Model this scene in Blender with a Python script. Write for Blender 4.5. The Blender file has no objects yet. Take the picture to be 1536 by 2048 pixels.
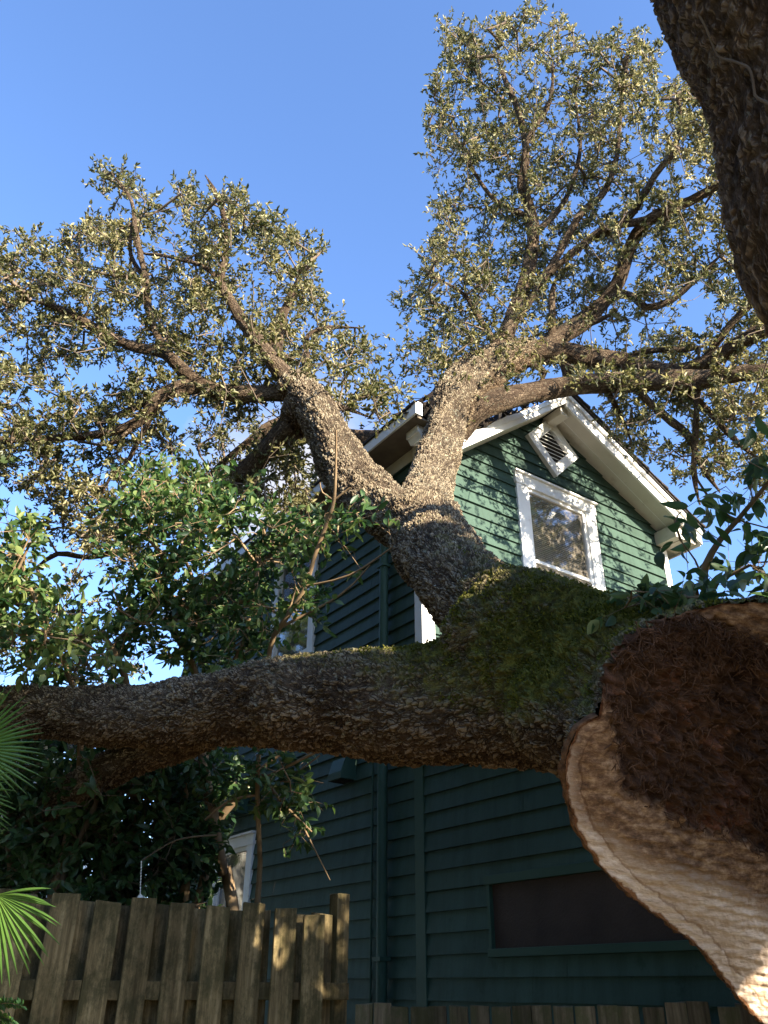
import bpy, math, random
import numpy as np
from mathutils import Vector, Matrix, noise
rng = np.random.default_rng(7); random.seed(7)
SC = bpy.context.scene; COL = SC.collection
# ------------------------------------------------------------------ camera
FPX = 1640.0; TH = math.radians(30.16); RO = math.radians(0.40); AZ = math.radians(35.09)
EYE = np.array([0, 0, 1.5])
c_, s_ = math.cos(TH), math.sin(TH); cr_, sr_ = math.cos(RO), math.sin(RO)
FW = np.array([0, c_, s_]); R0 = np.array([1, 0, 0.]); U0 = np.array([0, -s_, c_])
RT = cr_*R0 + sr_*U0; UP = -sr_*R0 + cr_*U0
cam_d = bpy.data.cameras.new('camera'); cam = bpy.data.objects.new('camera', cam_d); COL.objects.link(cam)
cam_d.sensor_fit = 'VERTICAL'; cam_d.sensor_height = 24; cam_d.lens = 24*FPX/2048
cam_d.clip_start = .05; cam_d.clip_end = 2000
cam.matrix_world = Matrix(((RT[0], UP[0], -FW[0], EYE[0]), (RT[1], UP[1], -FW[1], EYE[1]), (RT[2], UP[2], -FW[2], EYE[2]), (0, 0, 0, 1)))
SC.camera = cam
# ------------------------------------------------------------------ light
SUN = np.array([.80, -.665, .43]); SUN = SUN/np.linalg.norm(SUN)
el = math.asin(SUN[2])
w = bpy.data.worlds.new('World'); SC.world = w; w.use_nodes = True
nt = w.node_tree; nt.nodes.clear()
def N(nt, t, **k):
    n = nt.nodes.new(t)
    for a, b in k.items():
        if a == 'i':
            for q, v in b.items(): n.inputs[q].default_value = v
        else: setattr(n, a, b)
    return n
wo = N(nt, 'ShaderNodeOutputWorld'); bg = N(nt, 'ShaderNodeBackground'); bg.inputs[1].default_value = .096
sky = N(nt, 'ShaderNodeTexSky', sky_type='NISHITA', sun_disc=False, sun_elevation=el, sun_rotation=math.atan2(SUN[0], SUN[1]), altitude=0, air_density=1.0, dust_density=.6, ozone_density=2.2)
tc = N(nt, 'ShaderNodeTexCoord')
def pray(px, py):
    d = FW + (px-768)/FPX*RT - (py-1024)/FPX*UP
    return d
cd_ = pray(610, 985); cd_ = cd_/np.linalg.norm(cd_)
dist = N(nt, 'ShaderNodeVectorMath', operation='DISTANCE'); dist.inputs[1].default_value = tuple(cd_)
no = N(nt, 'ShaderNodeTexNoise', i={'Scale': 9., 'Detail': 8., 'Roughness': .6})
ma = N(nt, 'ShaderNodeMath', operation='MULTIPLY_ADD', i={1: .24}); ms = N(nt, 'ShaderNodeMath', operation='SUBTRACT')
rp = N(nt, 'ShaderNodeMapRange', i={1: -.06, 2: .07, 3: 1., 4: 0.})
mixc = N(nt, 'ShaderNodeMixRGB', i={2: (2.5, 2.5, 2.75, 1)})
L = nt.links.new
L(tc.outputs['Generated'], dist.inputs[0]); L(tc.outputs['Generated'], no.inputs['Vector'])
L(no.outputs[0], ma.inputs[0]); ma.inputs[2].default_value = -.03
L(dist.outputs['Value'], ms.inputs[0]); L(ma.outputs[0], ms.inputs[1]); L(ms.outputs[0], rp.inputs[0])
tint = N(nt, 'ShaderNodeMixRGB', blend_type='MULTIPLY', i={0: 1., 2: (.88, 1.02, 1.27, 1)})
L(sky.outputs[0], tint.inputs[1])
L(rp.outputs[0], mixc.inputs[0]); L(tint.outputs[0], mixc.inputs[1]); L(mixc.outputs[0], bg.inputs[0]); L(bg.outputs[0], wo.inputs[0])
sd = bpy.data.lights.new('sun', 'SUN'); sun = bpy.data.objects.new('sun', sd); COL.objects.link(sun)
sd.energy = 5.0; sd.angle = math.radians(.55); sd.color = (1, .89, .70)
sun.rotation_euler = Vector(-SUN).to_track_quat('-Z', 'Y').to_euler(); sun.location = (12, -10, 12)
SC.view_settings.view_transform = 'Standard'; SC.view_settings.look = 'None'; SC.view_settings.gamma = 1
SC.view_settings.exposure = 2.0
SC.render.engine = 'CYCLES'; SC.cycles.max_bounces = 6; SC.cycles.transparent_max_bounces = 12
# ------------------------------------------------------------------ helpers
def at(px, py, dep): return EYE + pray(px, py)*dep
DG = np.array([math.cos(AZ), math.sin(AZ), 0]); DL = np.array([-math.sin(AZ), math.cos(AZ), 0]); ZZ = np.array([0, 0, 1.])
CO = np.array([.3896, 7.5, 0])
def G(u, o, z): return CO + DG*u - DL*o + ZZ*z          # gable wall: along, out, up
def W(v, o, z): return CO + DL*v - DG*o + ZZ*z          # side wall: along, out, up
def obj(name, me, m, parent=None, **props):
    o = bpy.data.objects.new(name, me); COL.objects.link(o)
    if m is not None:
        me.materials.clear(); me.materials.append(m)
    if parent is not None:
        o.parent = parent; o.matrix_parent_inverse = Matrix.Translation(-parent.location)
    for k, v in props.items(): o[k] = v
    return o
def thing(name, label, cat, loc, group=None):
    o = bpy.data.objects.new(name, None); COL.objects.link(o); o.location = Vector([float(x) for x in loc]); o['label'] = label; o['category'] = cat
    o.empty_display_size = .2
    if group: o['group'] = group
    return o
def mesh(v, f, smooth=False):
    me = bpy.data.meshes.new('m'); me.from_pydata([tuple(map(float, p)) for p in v], [], f)
    if smooth: me.polygons.foreach_set('use_smooth', [True]*len(me.polygons))
    me.update(); return me
def mesh_np(v, quads, smooth=False):
    me = bpy.data.meshes.new('m'); v = np.ascontiguousarray(v, np.float32); quads = np.ascontiguousarray(quads, np.int32)
    me.vertices.add(len(v)); me.vertices.foreach_set('co', v.ravel())
    nq, k = quads.shape
    me.loops.add(nq*k); me.loops.foreach_set('vertex_index', quads.ravel())
    me.polygons.add(nq); me.polygons.foreach_set('loop_start', np.arange(0, nq*k, k, dtype=np.int32))
    try: me.polygons.foreach_set('loop_total', np.full(nq, k, dtype=np.int32))
    except Exception: pass
    if smooth: me.polygons.foreach_set('use_smooth', np.ones(nq, bool))
    me.update(calc_edges=True); return me
def vattr(me, name, a, dom='POINT'):
    a = np.ascontiguousarray(a, np.float32)
    if a.ndim == 2:
        t = me.attributes.new(name, 'FLOAT_VECTOR', dom); t.data.foreach_set('vector', a.ravel())
    else:
        t = me.attributes.new(name, 'FLOAT', dom); t.data.foreach_set('value', a)
class MB:
    def __init__(s): s.v = []; s.f = []
    def add(s, vs, fs):
        b = len(s.v); s.v += [np.array(p, float) for p in vs]; s.f += [tuple(b+i for i in f) for f in fs]
    def box(s, fn, a0, a1, b0, b1, z0, z1):
        s.add([fn(a, b, z) for z in (z0, z1) for b in (b0, b1) for a in (a0, a1)], [(0, 2, 3, 1), (4, 5, 7, 6), (0, 1, 5, 4), (2, 6, 7, 3), (0, 4, 6, 2), (1, 3, 7, 5)])
    def prism(s, pts, d):           # polygon pts extruded by vector d
        n = len(pts); d = np.array(d)
        s.add([np.array(p) for p in pts] + [np.array(p)+d for p in pts], [tuple(range(n))[::-1], tuple(range(n, 2*n))] + [(i, (i+1) % n, n+(i+1) % n, n+i) for i in range(n)])
    def quad(s, a, b, c, d): s.add([a, b, c, d], [(0, 1, 2, 3)])
    def build(s, name, m, parent=None, smooth=False, bevel=0, **p):
        me = mesh(s.v, s.f, smooth)
        import bmesh
        bm = bmesh.new(); bm.from_mesh(me); bmesh.ops.recalc_face_normals(bm, faces=bm.faces); bm.to_mesh(me); bm.free()
        o = obj(name, me, m, parent, **p)
        if bevel:
            b = o.modifiers.new('b', 'BEVEL'); b.width = bevel; b.segments = 2; b.limit_method = 'ANGLE'
        return o
# ------------------------------------------------------------------ materials
def mat(name, rough=.6, spec=.4):
    m = bpy.data.materials.new(name); m.use_nodes = True; nt = m.node_tree
    b = nt.nodes['Principled BSDF']; b.inputs['Roughness'].default_value = rough; b.inputs['Specular IOR Level'].default_value = spec
    return m, nt, b
def ramp(nt, fac, stops):
    r = N(nt, 'ShaderNodeValToRGB'); cr = r.color_ramp
    while len(cr.elements) < len(stops): cr.elements.new(.5)
    for e, (p, c) in zip(cr.elements, stops): e.position = p; e.color = (*c, 1)
    nt.links.new(fac, r.inputs[0]); return r
def noise_n(nt, scale, detail=4, vec=None, rough=.55, sc=None):
    n = N(nt, 'ShaderNodeTexNoise', i={'Scale': scale, 'Detail': detail, 'Roughness': rough})
    if vec is None: vec = N(nt, 'ShaderNodeTexCoord').outputs['Object']
    if sc:
        mp = N(nt, 'ShaderNodeMapping'); mp.inputs['Scale'].default_value = sc; nt.links.new(vec, mp.inputs[0]); vec = mp.outputs[0]
    nt.links.new(vec, n.inputs['Vector']); return n
def paint(name, c, c2, rough=.5, spec=.4, scale=3, sc=None, bump=.1, dirt=None):
    m, nt, b = mat(name, rough, spec); L = nt.links.new
    n = noise_n(nt, scale, 6, sc=sc); r = ramp(nt, n.outputs[0], [(.3, c), (.7, c2)])
    src = r.outputs[0]
    if dirt:
        n3 = noise_n(nt, 7, 8, rough=.7); rr = ramp(nt, n3.outputs[0], [(.56, (0, 0, 0)), (.74, (1, 1, 1))])
        mx = N(nt, 'ShaderNodeMixRGB'); mx.inputs[2].default_value = (*dirt, 1); L(rr.outputs[0], mx.inputs[0]); L(src, mx.inputs[1]); src = mx.outputs[0]
    L(src, b.inputs['Base Color'])
    n2 = noise_n(nt, 60, 5, sc=sc); bp = N(nt, 'ShaderNodeBump', i={'Strength': bump, 'Distance': .01}); L(n2.outputs[0], bp.inputs['Height']); L(bp.outputs[0], b.inputs['Normal'])
    return m
M = {}
M['green'] = paint('green_paint', (.037, .069, .054), (.046, .083, .065), .6, .15, 1.6, bump=.15, dirt=(.024, .052, .036))
gnt2 = M['green'].node_tree; bs2 = gnt2.nodes['Principled BSDF']; src2 = bs2.inputs['Base Color'].links[0].from_socket
ab = N(gnt2, 'ShaderNodeAttribute', attribute_name='brd'); mr2 = N(gnt2, 'ShaderNodeMapRange', i={1: 0., 2: 1., 3: .84, 4: 1.14}); gnt2.links.new(ab.outputs['Fac'], mr2.inputs[0])
st2 = noise_n(gnt2, 1, 7, None, .65, (9, 9, .7)); sr2 = ramp(gnt2, st2.outputs[0], [(.36, (.72, .74, .72)), (.56, (1.05, 1.05, 1.05))])
mm1 = N(gnt2, 'ShaderNodeMixRGB', blend_type='MULTIPLY', i={0: 1.}); mm2 = N(gnt2, 'ShaderNodeMixRGB', blend_type='MULTIPLY', i={0: .8}); gnt2.links.new(src2, mm1.inputs[1]); gnt2.links.new(mr2.outputs[0], mm1.inputs[2]); gnt2.links.new(mm1.outputs[0], mm2.inputs[1]); gnt2.links.new(sr2.outputs[0], mm2.inputs[2]); gnt2.links.new(mm2.outputs[0], bs2.inputs['Base Color'])
M['green_trim'] = paint('green_trim_paint', (.030, .066, .046), (.036, .076, .054), .55, .2, 3, bump=.08)
M['white'] = paint('white_paint', (.74, .73, .70), (.82, .81, .78), .5, .4, 4, bump=.1, dirt=(.60, .57, .50))
M['soffit'] = paint('soffit_paint', (.58, .54, .47), (.66, .62, .55), .65, .3, 3, bump=.1, dirt=(.48, .43, .35))
M['shingle'] = paint('dark_shingle', (.03, .026, .024), (.065, .055, .05), .9, .2, 12, bump=.8)
M['felt'] = paint('torn_felt', (.012, .01, .009), (.035, .026, .02), .95, .1, 9, bump=.8)
M['splinter'] = paint('splintered_wood', (.34, .24, .15), (.5, .38, .26), .8, .2, 20, bump=.5)
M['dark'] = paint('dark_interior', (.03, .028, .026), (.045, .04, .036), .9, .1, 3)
M['blind'] = paint('cream_blind', (.50, .43, .27), (.6, .52, .35), .6, .2, 4)
M['screen'] = paint('brown_screen', (.032, .022, .018), (.060, .042, .034), .75, .25, 2.5, bump=.5)
M['wire'] = paint('dark_metal', (.02, .02, .02), (.04, .04, .04), .5, .5, 5)
def wood_mat(name, c1, c2, c3, moss):
    m, nt, b = mat(name, .85, .15); L = nt.links.new
    tcn = N(nt, 'ShaderNodeTexCoord').outputs['Object']
    oi = N(nt, 'ShaderNodeObjectInfo'); va = N(nt, 'ShaderNodeVectorMath', operation='ADD'); L(tcn, va.inputs[0])
    cb = N(nt, 'ShaderNodeCombineXYZ'); mu = N(nt, 'ShaderNodeMath', operation='MULTIPLY', i={1: 37.}); L(oi.outputs['Random'], mu.inputs[0]); L(mu.outputs[0], cb.inputs[2]); L(cb.outputs[0], va.inputs[1])
    n = noise_n(nt, 1, 8, va.outputs[0], .65, (34, 34, 2.2)); r = ramp(nt, n.outputs[0], [(.28, c1), (.5, c2), (.72, c3)])
    n2 = noise_n(nt, 5.5, 9, va.outputs[0], .78, (1, 1, .6)); r2 = ramp(nt, n2.outputs[0], [(.43, (0, 0, 0)), (.56, (1, 1, 1))])
    mx = N(nt, 'ShaderNodeMixRGB'); mx.inputs[2].default_value = (*moss, 1); mf = N(nt, 'ShaderNodeMath', operation='MULTIPLY', i={1: .75}); L(r2.outputs[0], mf.inputs[0]); L(mf.outputs[0], mx.inputs[0]); L(r.outputs[0], mx.inputs[1])
    hv = N(nt, 'ShaderNodeMixRGB', blend_type='MULTIPLY', i={0: 1.}); mr = N(nt, 'ShaderNodeMapRange', i={1: 0., 2: 1., 3: .5, 4: 1.4}); L(oi.outputs['Random'], mr.inputs[0]); L(mx.outputs[0], hv.inputs[1]); L(mr.outputs[0], hv.inputs[2])
    L(hv.outputs[0], b.inputs['Base Color'])
    bp = N(nt, 'ShaderNodeBump', i={'Strength': .6, 'Distance': .008}); L(n.outputs[0], bp.inputs['Height']); L(bp.outputs[0], b.inputs['Normal'])
    return m
M['fence'] = wood_mat('weathered_fence_wood', (.05, .035, .016), (.15, .112, .055), (.30, .23, .12), (.035, .034, .014))
M['fence_low'] = wood_mat('mossy_fence_wood', (.05, .04, .028), (.13, .105, .072), (.22, .185, .13), (.07, .075, .035))
def leaf_mat(name, dark, mid, pale, trans=.35, rough=.42, spec=.5):
    m, nt, b = mat(name, rough, spec); L = nt.links.new
    a = N(nt, 'ShaderNodeAttribute', attribute_name='tint'); r = ramp(nt, a.outputs['Fac'], [(0, dark), (.5, mid), (1, pale)])
    L(r.outputs[0], b.inputs['Base Color'])
    t = N(nt, 'ShaderNodeBsdfTranslucent'); hs = N(nt, 'ShaderNodeHueSaturation', i={'Saturation': 1.15, 'Value': 1.5}); L(r.outputs[0], hs.inputs['Color']); L(hs.outputs[0], t.inputs[0])
    mx = N(nt, 'ShaderNodeMixShader', i={0: trans}); L(b.outputs[0], mx.inputs[1]); L(t.outputs[0], mx.inputs[2]); L(mx.outputs[0], nt.nodes['Material Output'].inputs[0])
    return m
M['oak_leaf'] = leaf_mat('oak_leaf', (.040, .052, .018), (.145, .142, .056), (.42, .37, .20), .30, .5, .35)
M['shade_leaf'] = leaf_mat('standing_oak_leaf', (.03, .05, .015), (.06, .09, .025), (.12, .15, .05), .25)
M['privet_leaf'] = leaf_mat('privet_leaf', (.022, .055, .024), (.060, .115, .035), (.22, .27, .09), .35, .42, .4)
M['broad_leaf'] = leaf_mat('broad_leaf', (.03, .06, .03), (.075, .13, .045), (.26, .28, .11), .4, .4, .5)
M['palm_leaf'] = leaf_mat('palm_leaf', (.03, .075, .03), (.10, .20, .035), (.30, .42, .06), .35, .45, .4)
def bark_mat(name, dark, mid, light, lichen, scale=1., disp=.014, moss=True, lichen_amt=.5, stretch=(23, 58), crk=.075):
    m, nt, b = mat(name, .9, .15); L = nt.links.new
    a = N(nt, 'ShaderNodeAttribute', attribute_name='barkco').outputs['Vector']
    d = noise_n(nt, 7*scale, 3, a); sb = N(nt, 'ShaderNodeVectorMath', operation='SUBTRACT', i={1: (.5, .5, .5)}); L(d.outputs['Color'], sb.inputs[0])
    sc = N(nt, 'ShaderNodeVectorMath', operation='SCALE'); sc.inputs['Scale'].default_value = .10/scale; L(sb.outputs[0], sc.inputs[0])
    ad = N(nt, 'ShaderNodeVectorMath', operation='ADD'); L(a, ad.inputs[0]); L(sc.outputs[0], ad.inputs[1])
    mp = N(nt, 'ShaderNodeMapping'); mp.inputs['Scale'].default_value = (stretch[0]*scale, stretch[1]*scale, stretch[1]*scale); L(ad.outputs[0], mp.inputs[0])
    v = N(nt, 'ShaderNodeTexVoronoi', feature='DISTANCE_TO_EDGE', i={'Scale': 1.}); L(mp.outputs[0], v.inputs['Vector'])
    v2 = N(nt, 'ShaderNodeTexVoronoi', feature='F1', i={'Scale': 1.}); L(mp.outputs[0], v2.inputs['Vector'])
    e0 = N(nt, 'ShaderNodeMapRange', interpolation_type='SMOOTHSTEP', i={1: .0, 2: .18, 3: .05, 4: 1.}); L(v.outputs['Distance'], e0.inputs[0])
    cn_ = noise_n(nt, 1, 5, ad.outputs[0], .6, (5*scale, 22*scale, 22*scale)); c1 = N(nt, 'ShaderNodeMath', operation='SUBTRACT', i={1: .5}); L(cn_.outputs[0], c1.inputs[0]); c2 = N(nt, 'ShaderNodeMath', operation='ABSOLUTE'); L(c1.outputs[0], c2.inputs[0])
    c3 = N(nt, 'ShaderNodeMapRange', interpolation_type='SMOOTHSTEP', i={1: .0, 2: crk, 3: 0., 4: 1.}); L(c2.outputs[0], c3.inputs[0])
    e = N(nt, 'ShaderNodeMath', operation='MULTIPLY'); L(e0.outputs[0], e.inputs[0]); L(c3.outputs[0], e.inputs[1])
    nf = noise_n(nt, 60*scale, 9, a, .72, (.6, 1, 1)); nl = noise_n(nt, 9*scale, 4, a, .6, (.35, 1, 1))
    h = N(nt, 'ShaderNodeMath', operation='MULTIPLY_ADD', i={1: .55}); L(e.outputs[0], h.inputs[0])
    h2 = N(nt, 'ShaderNodeMath', operation='MULTIPLY_ADD', i={1: .9}); L(nf.outputs[0], h2.inputs[0]); L(h2.outputs[0], h.inputs[2])
    h3 = N(nt, 'ShaderNodeMath', operation='MULTIPLY_ADD', i={1: 1.1, 2: -.6}); L(nl.outputs[0], h3.inputs[0]); L(h3.outputs[0], h2.inputs[2])
    sepv = N(nt, 'ShaderNodeSeparateColor'); L(v2.outputs['Color'], sepv.inputs[0])
    hr = N(nt, 'ShaderNodeMath', operation='MULTIPLY_ADD', i={1: .35}); L(sepv.outputs[0], hr.inputs[0]); L(h.outputs[0], hr.inputs[2])
    r = ramp(nt, h.outputs[0], [(.18, dark), (.62, mid), (1., light)])
    # per plate value change + lichen
    vv = N(nt, 'ShaderNodeMixRGB', blend_type='MULTIPLY', i={0: 1.}); mr = N(nt, 'ShaderNodeMapRange', i={1: 0., 2: 1., 3: .78, 4: 1.2}); L(sepv.outputs[1], mr.inputs[0]); L(r.outputs[0], vv.inputs[1]); L(mr.outputs[0], vv.inputs[2])
    big = noise_n(nt, 2.2, 6, None, .6); bm_ = ramp(nt, big.outputs[0], [(.3, (.7, .62, .55)), (.7, (1.15, 1.12, 1.1))])
    v3 = N(nt, 'ShaderNodeMixRGB', blend_type='MULTIPLY', i={0: .8}); L(vv.outputs[0], v3.inputs[1]); L(bm_.outputs[0], v3.inputs[2])
    li = noise_n(nt, 26, 5, None, .7); lr = ramp(nt, li.outputs[0], [(.575, (0, 0, 0)), (.64, (1, 1, 1))]); lb = noise_n(nt, 3.1, 3); lbr = ramp(nt, lb.outputs[0], [(.42, (0, 0, 0)), (.62, (1, 1, 1))])
    lm = N(nt, 'ShaderNodeMath', operation='MULTIPLY'); L(lr.outputs[0], lm.inputs[0]); L(lbr.outputs[0], lm.inputs[1]); lm2 = N(nt, 'ShaderNodeMath', operation='MULTIPLY', i={1: lichen_amt}); L(lm.outputs[0], lm2.inputs[0])
    v4 = N(nt, 'ShaderNodeMixRGB'); v4.inputs[2].default_value = (*lichen, 1); L(lm2.outputs[0], v4.inputs[0]); L(v3.outputs[0], v4.inputs[1])
    src = v4.outputs[0]
    if moss:
        ms_ = N(nt, 'ShaderNodeAttribute', attribute_name='moss'); mn = noise_n(nt, 16, 8, None, .75)
        q = N(nt, 'ShaderNodeMath', operation='ADD'); L(ms_.outputs['Fac'], q.inputs[0]); L(mn.outputs[0], q.inputs[1])
        qr = N(nt, 'ShaderNodeMapRange', i={1: .86, 2: 1.22, 3: 0., 4: .94}); L(q.outputs[0], qr.inputs[0])
        mc = ramp(nt, mn.outputs[0], [(.3, (.040, .045, .012)), (.48, (.10, .108, .022)), (.68, (.27, .25, .05))])
        v5 = N(nt, 'ShaderNodeMixRGB'); L(qr.outputs[0], v5.inputs[0]); L(src, v5.inputs[1]); L(mc.outputs[0], v5.inputs[2]); src = v5.outputs[0]
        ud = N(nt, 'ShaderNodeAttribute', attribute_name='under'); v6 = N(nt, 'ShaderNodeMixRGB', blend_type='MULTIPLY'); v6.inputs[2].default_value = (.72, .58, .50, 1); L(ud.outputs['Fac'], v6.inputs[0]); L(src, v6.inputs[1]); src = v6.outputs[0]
    L(src, b.inputs['Base Color'])
    dn = N(nt, 'ShaderNodeDisplacement', i={'Midlevel': .6, 'Scale': disp}); L(hr.outputs[0], dn.inputs['Height']); L(dn.outputs[0], nt.nodes['Material Output'].inputs['Displacement'])
    m.displacement_method = 'BOTH'
    return m
M['bark'] = bark_mat('oak_bark', (.024, .016, .011), (.15, .115, .082), (.345, .295, .21), (.46, .47, .36), 1.0, .034, lichen_amt=.7)
M['bark_thin'] = bark_mat('oak_limb_bark', (.030, .020, .014), (.080, .056, .038), (.165, .128, .09), (.26, .27, .20), 1.0, .012, moss=False, lichen_amt=.35)
M['bark_dark'] = bark_mat('standing_oak_bark', (.032, .022, .017), (.15, .108, .082), (.32, .255, .20), (.46, .46, .38), 1.15, .034, moss=False, lichen_amt=.5, stretch=(13, 40), crk=.12)
M['twig'] = paint('twig_bark', (.11, .08, .06), (.22, .17, .13), .85, .15, 8)
M['stem'] = paint('shrub_stem', (.16, .105, .06), (.27, .19, .11), .75, .2, 8)
M['stem_dark'] = paint('dark_shrub_stem', (.07, .05, .035), (.12, .09, .06), .85, .2, 8)
# ------------------------------------------------------------------ geometry generators
def crom(P, step):
    P = np.array(P, float); out = [P[0]]
    n = len(P)
    for i in range(n-1):
        p0 = P[max(i-1, 0)]; p1 = P[i]; p2 = P[i+1]; p3 = P[min(i+2, n-1)]
        k = max(2, int(np.linalg.norm((p2-p1)[:3])/step))
        for j in range(1, k+1):
            t = j/k
            out.append(.5*((2*p1)+(-p0+p2)*t+(2*p0-5*p1+4*p2-p3)*t*t+(-p0+3*p1-3*p2+p3)*t**3))
    return np.array(out)
def frames(P):
    T = np.gradient(P, axis=0); T /= np.linalg.norm(T, axis=1)[:, None]+1e-9
    u = np.cross(T[0], [0.1, .2, 1]); u /= np.linalg.norm(u); Us = []
    for t in T:
        u = u - t*(u@t); u = u/np.linalg.norm(u); Us.append(u)
    Us = np.array(Us); return T, Us, np.cross(T, Us)
def tube(P4, seg=16, step=.08, wob=.06, seed=0, s0=0., close=True):
    """P4 rows x,y,z,r -> verts, quads, barkco"""
    Q = crom(P4, step); P = Q[:, :3]; r = np.maximum(Q[:, 3], .002)
    T, A, B = frames(P); n = len(P)
    s = s0+np.concatenate([[0], np.cumsum(np.linalg.norm(np.diff(P, axis=0), axis=1))])
    ph = np.linspace(0, 2*np.pi, seg, endpoint=False)
    g = np.random.default_rng(seed)
    a1, a2, a3 = g.uniform(0, 6.28, 3)
    rr = r[:, None]*(1+wob*np.sin(2*ph[None]+a1+s[:, None]*2.3)+wob*.7*np.sin(3*ph[None]+a2-s[:, None]*3.7)+wob*.6*np.sin(s[:, None]*9+a3))
    V = P[:, None]+rr[..., None]*(np.cos(ph)[None, :, None]*A[:, None]+np.sin(ph)[None, :, None]*B[:, None])
    bc = np.stack([np.repeat(s[:, None], seg, 1), rr*np.cos(ph), rr*np.sin(ph)], -1)
    i = np.arange(n-1)[:, None]*seg; j = np.arange(seg)[None]; j2 = (j+1) % seg
    F = np.stack([i+j, i+j2, i+seg+j2, i+seg+j], -1).reshape(-1, 4)
    V = V.reshape(-1, 3); bc = bc.reshape(-1, 3)
    return V, F, bc, P, r, s, T, A, B
def chain(rows):                 # (px,py,depth,radius_px) -> x,y,z,r
    return np.array([[*at(a, b, d), r*d/FPX] for a, b, d, r in rows])
def frusta(segs, k=5):           # segs rows: p0(3) r0 p1(3) r1 ; one open frustum per edge
    S = np.array(segs); p0, r0, p1, r1 = S[:, :3], S[:, 3], S[:, 4:7], S[:, 7]
    d = p1-p0; d /= np.linalg.norm(d, axis=1)[:, None]+1e-9
    ref = np.where(np.abs(d[:, 2:3]) > .9, [[1., 0, 0]], [[0, 0, 1.]]); a = np.cross(d, ref); a /= np.linalg.norm(a, axis=1)[:, None]+1e-9; b = np.cross(d, a)
    ph = np.linspace(0, 2*np.pi, k, endpoint=False)
    ring = np.cos(ph)[None, :, None]*a[:, None]+np.sin(ph)[None, :, None]*b[:, None]
    V = np.concatenate([p0[:, None]+ring*r0[:, None, None], (p1+d*.3*r1[:, None])[:, None]+ring*r1[:, None, None]], 1).reshape(-1, 3)
    base = np.arange(len(S))[:, None]*2*k; j = np.arange(k)[None]; j2 = (j+1) % k
    F = np.stack([base+j, base+j2, base+k+j2, base+k+j], -1).reshape(-1, 4)
    return mesh_np(V, F, True)
def leaves(P, D, Ln, Wd, fold=.25, curl=.15, g=None):
    """folded, curled pointed leaves; returns mesh with face attribute tint set by caller"""
    n = len(P); g = g or rng
    D = D/(np.linalg.norm(D, axis=1)[:, None]+1e-9); q = g.normal(size=(n, 3)); q[:, 2] += .9
    S = np.cross(D, q); S /= np.linalg.norm(S, axis=1)[:, None]+1e-9; U = np.cross(S, D)
    Ln = Ln[:, None]; Wd = Wd[:, None]; h = U*Wd*fold
    B = P; T = P+D*Ln-U*Ln*curl; m1 = P+D*Ln*.32; m2 = P+D*Ln*.70-U*Ln*curl*.35
    V = np.stack([B, m1+S*Wd*.5+h, m2+S*Wd*.42+h, T, m2-S*Wd*.42+h, m1-S*Wd*.5+h], 1).reshape(-1, 3)
    b = np.arange(n)[:, None]*6
    F = np.stack([b+np.array([[0, 1, 2, 3]]), b+np.array([[3, 4, 5, 0]])], 1).reshape(-1, 4)
    return mesh_np(V, F)
def leaves_fine(P, D, Ln, Wd, fold=.25, curl=.15, g=None):
    n = len(P); g = g or rng
    D = D/(np.linalg.norm(D, axis=1)[:, None]+1e-9); q = g.normal(size=(n, 3)); q[:, 2] += .9
    S = np.cross(D, q); S /= np.linalg.norm(S, axis=1)[:, None]+1e-9; U = np.cross(S, D); Ln = Ln[:, None]; Wd = Wd[:, None]
    cu = curl*g.uniform(.2, 1.8, (n, 1)); fo = fold*g.uniform(.3, 1.6, (n, 1))
    T_ = [0, .12, .3, .52, .74, .9, 1.]; Wp = [.04, .30, .48, .5, .36, .16, .0]; rows = []
    for t, w_ in zip(T_, Wp):
        m = P+D*Ln*t-U*Ln*cu*t**2; e = U*Wd*fo*w_*1.6; rows += [m+S*Wd*w_+e, m, m-S*Wd*w_+e]
    V = np.stack(rows, 1).reshape(-1, 3); k = len(T_)*3; b = np.arange(n)[:, None]*k
    F = np.concatenate([np.stack([b+np.array([[3*i, 3*i+1, 3*i+4, 3*i+3]]), b+np.array([[3*i+1, 3*i+2, 3*i+5, 3*i+4]])], 1) for i in range(len(T_)-1)], 1)
    return mesh_np(V, F.reshape(-1, 4), True)
def in_poly(x, y, poly):
    poly = np.array(poly, float); ins = np.zeros(len(x), bool); j = len(poly)-1
    for i in range(len(poly)):
        xi, yi = poly[i]; xj, yj = poly[j]
        c = ((yi > y) != (yj > y)) & (x < (xj-xi)*(y-yi)/(yj-yi+1e-12)+xi); ins ^= c; j = i
    return ins
def sample_poly(poly, n, g, holes=()):
    poly = np.array(poly, float); lo = poly.min(0); hi = poly.max(0); X = []
    while sum(map(len, X)) < n:
        q = g.uniform(lo, hi, (n*3, 2)); q = q[in_poly(q[:, 0], q[:, 1], poly)]
        for hx, hy, rx, ry in holes: q = q[((q[:, 0]-hx)/rx)**2+((q[:, 1]-hy)/ry)**2 > 1]
        X.append(q)
    return np.concatenate(X)[:n]
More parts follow.
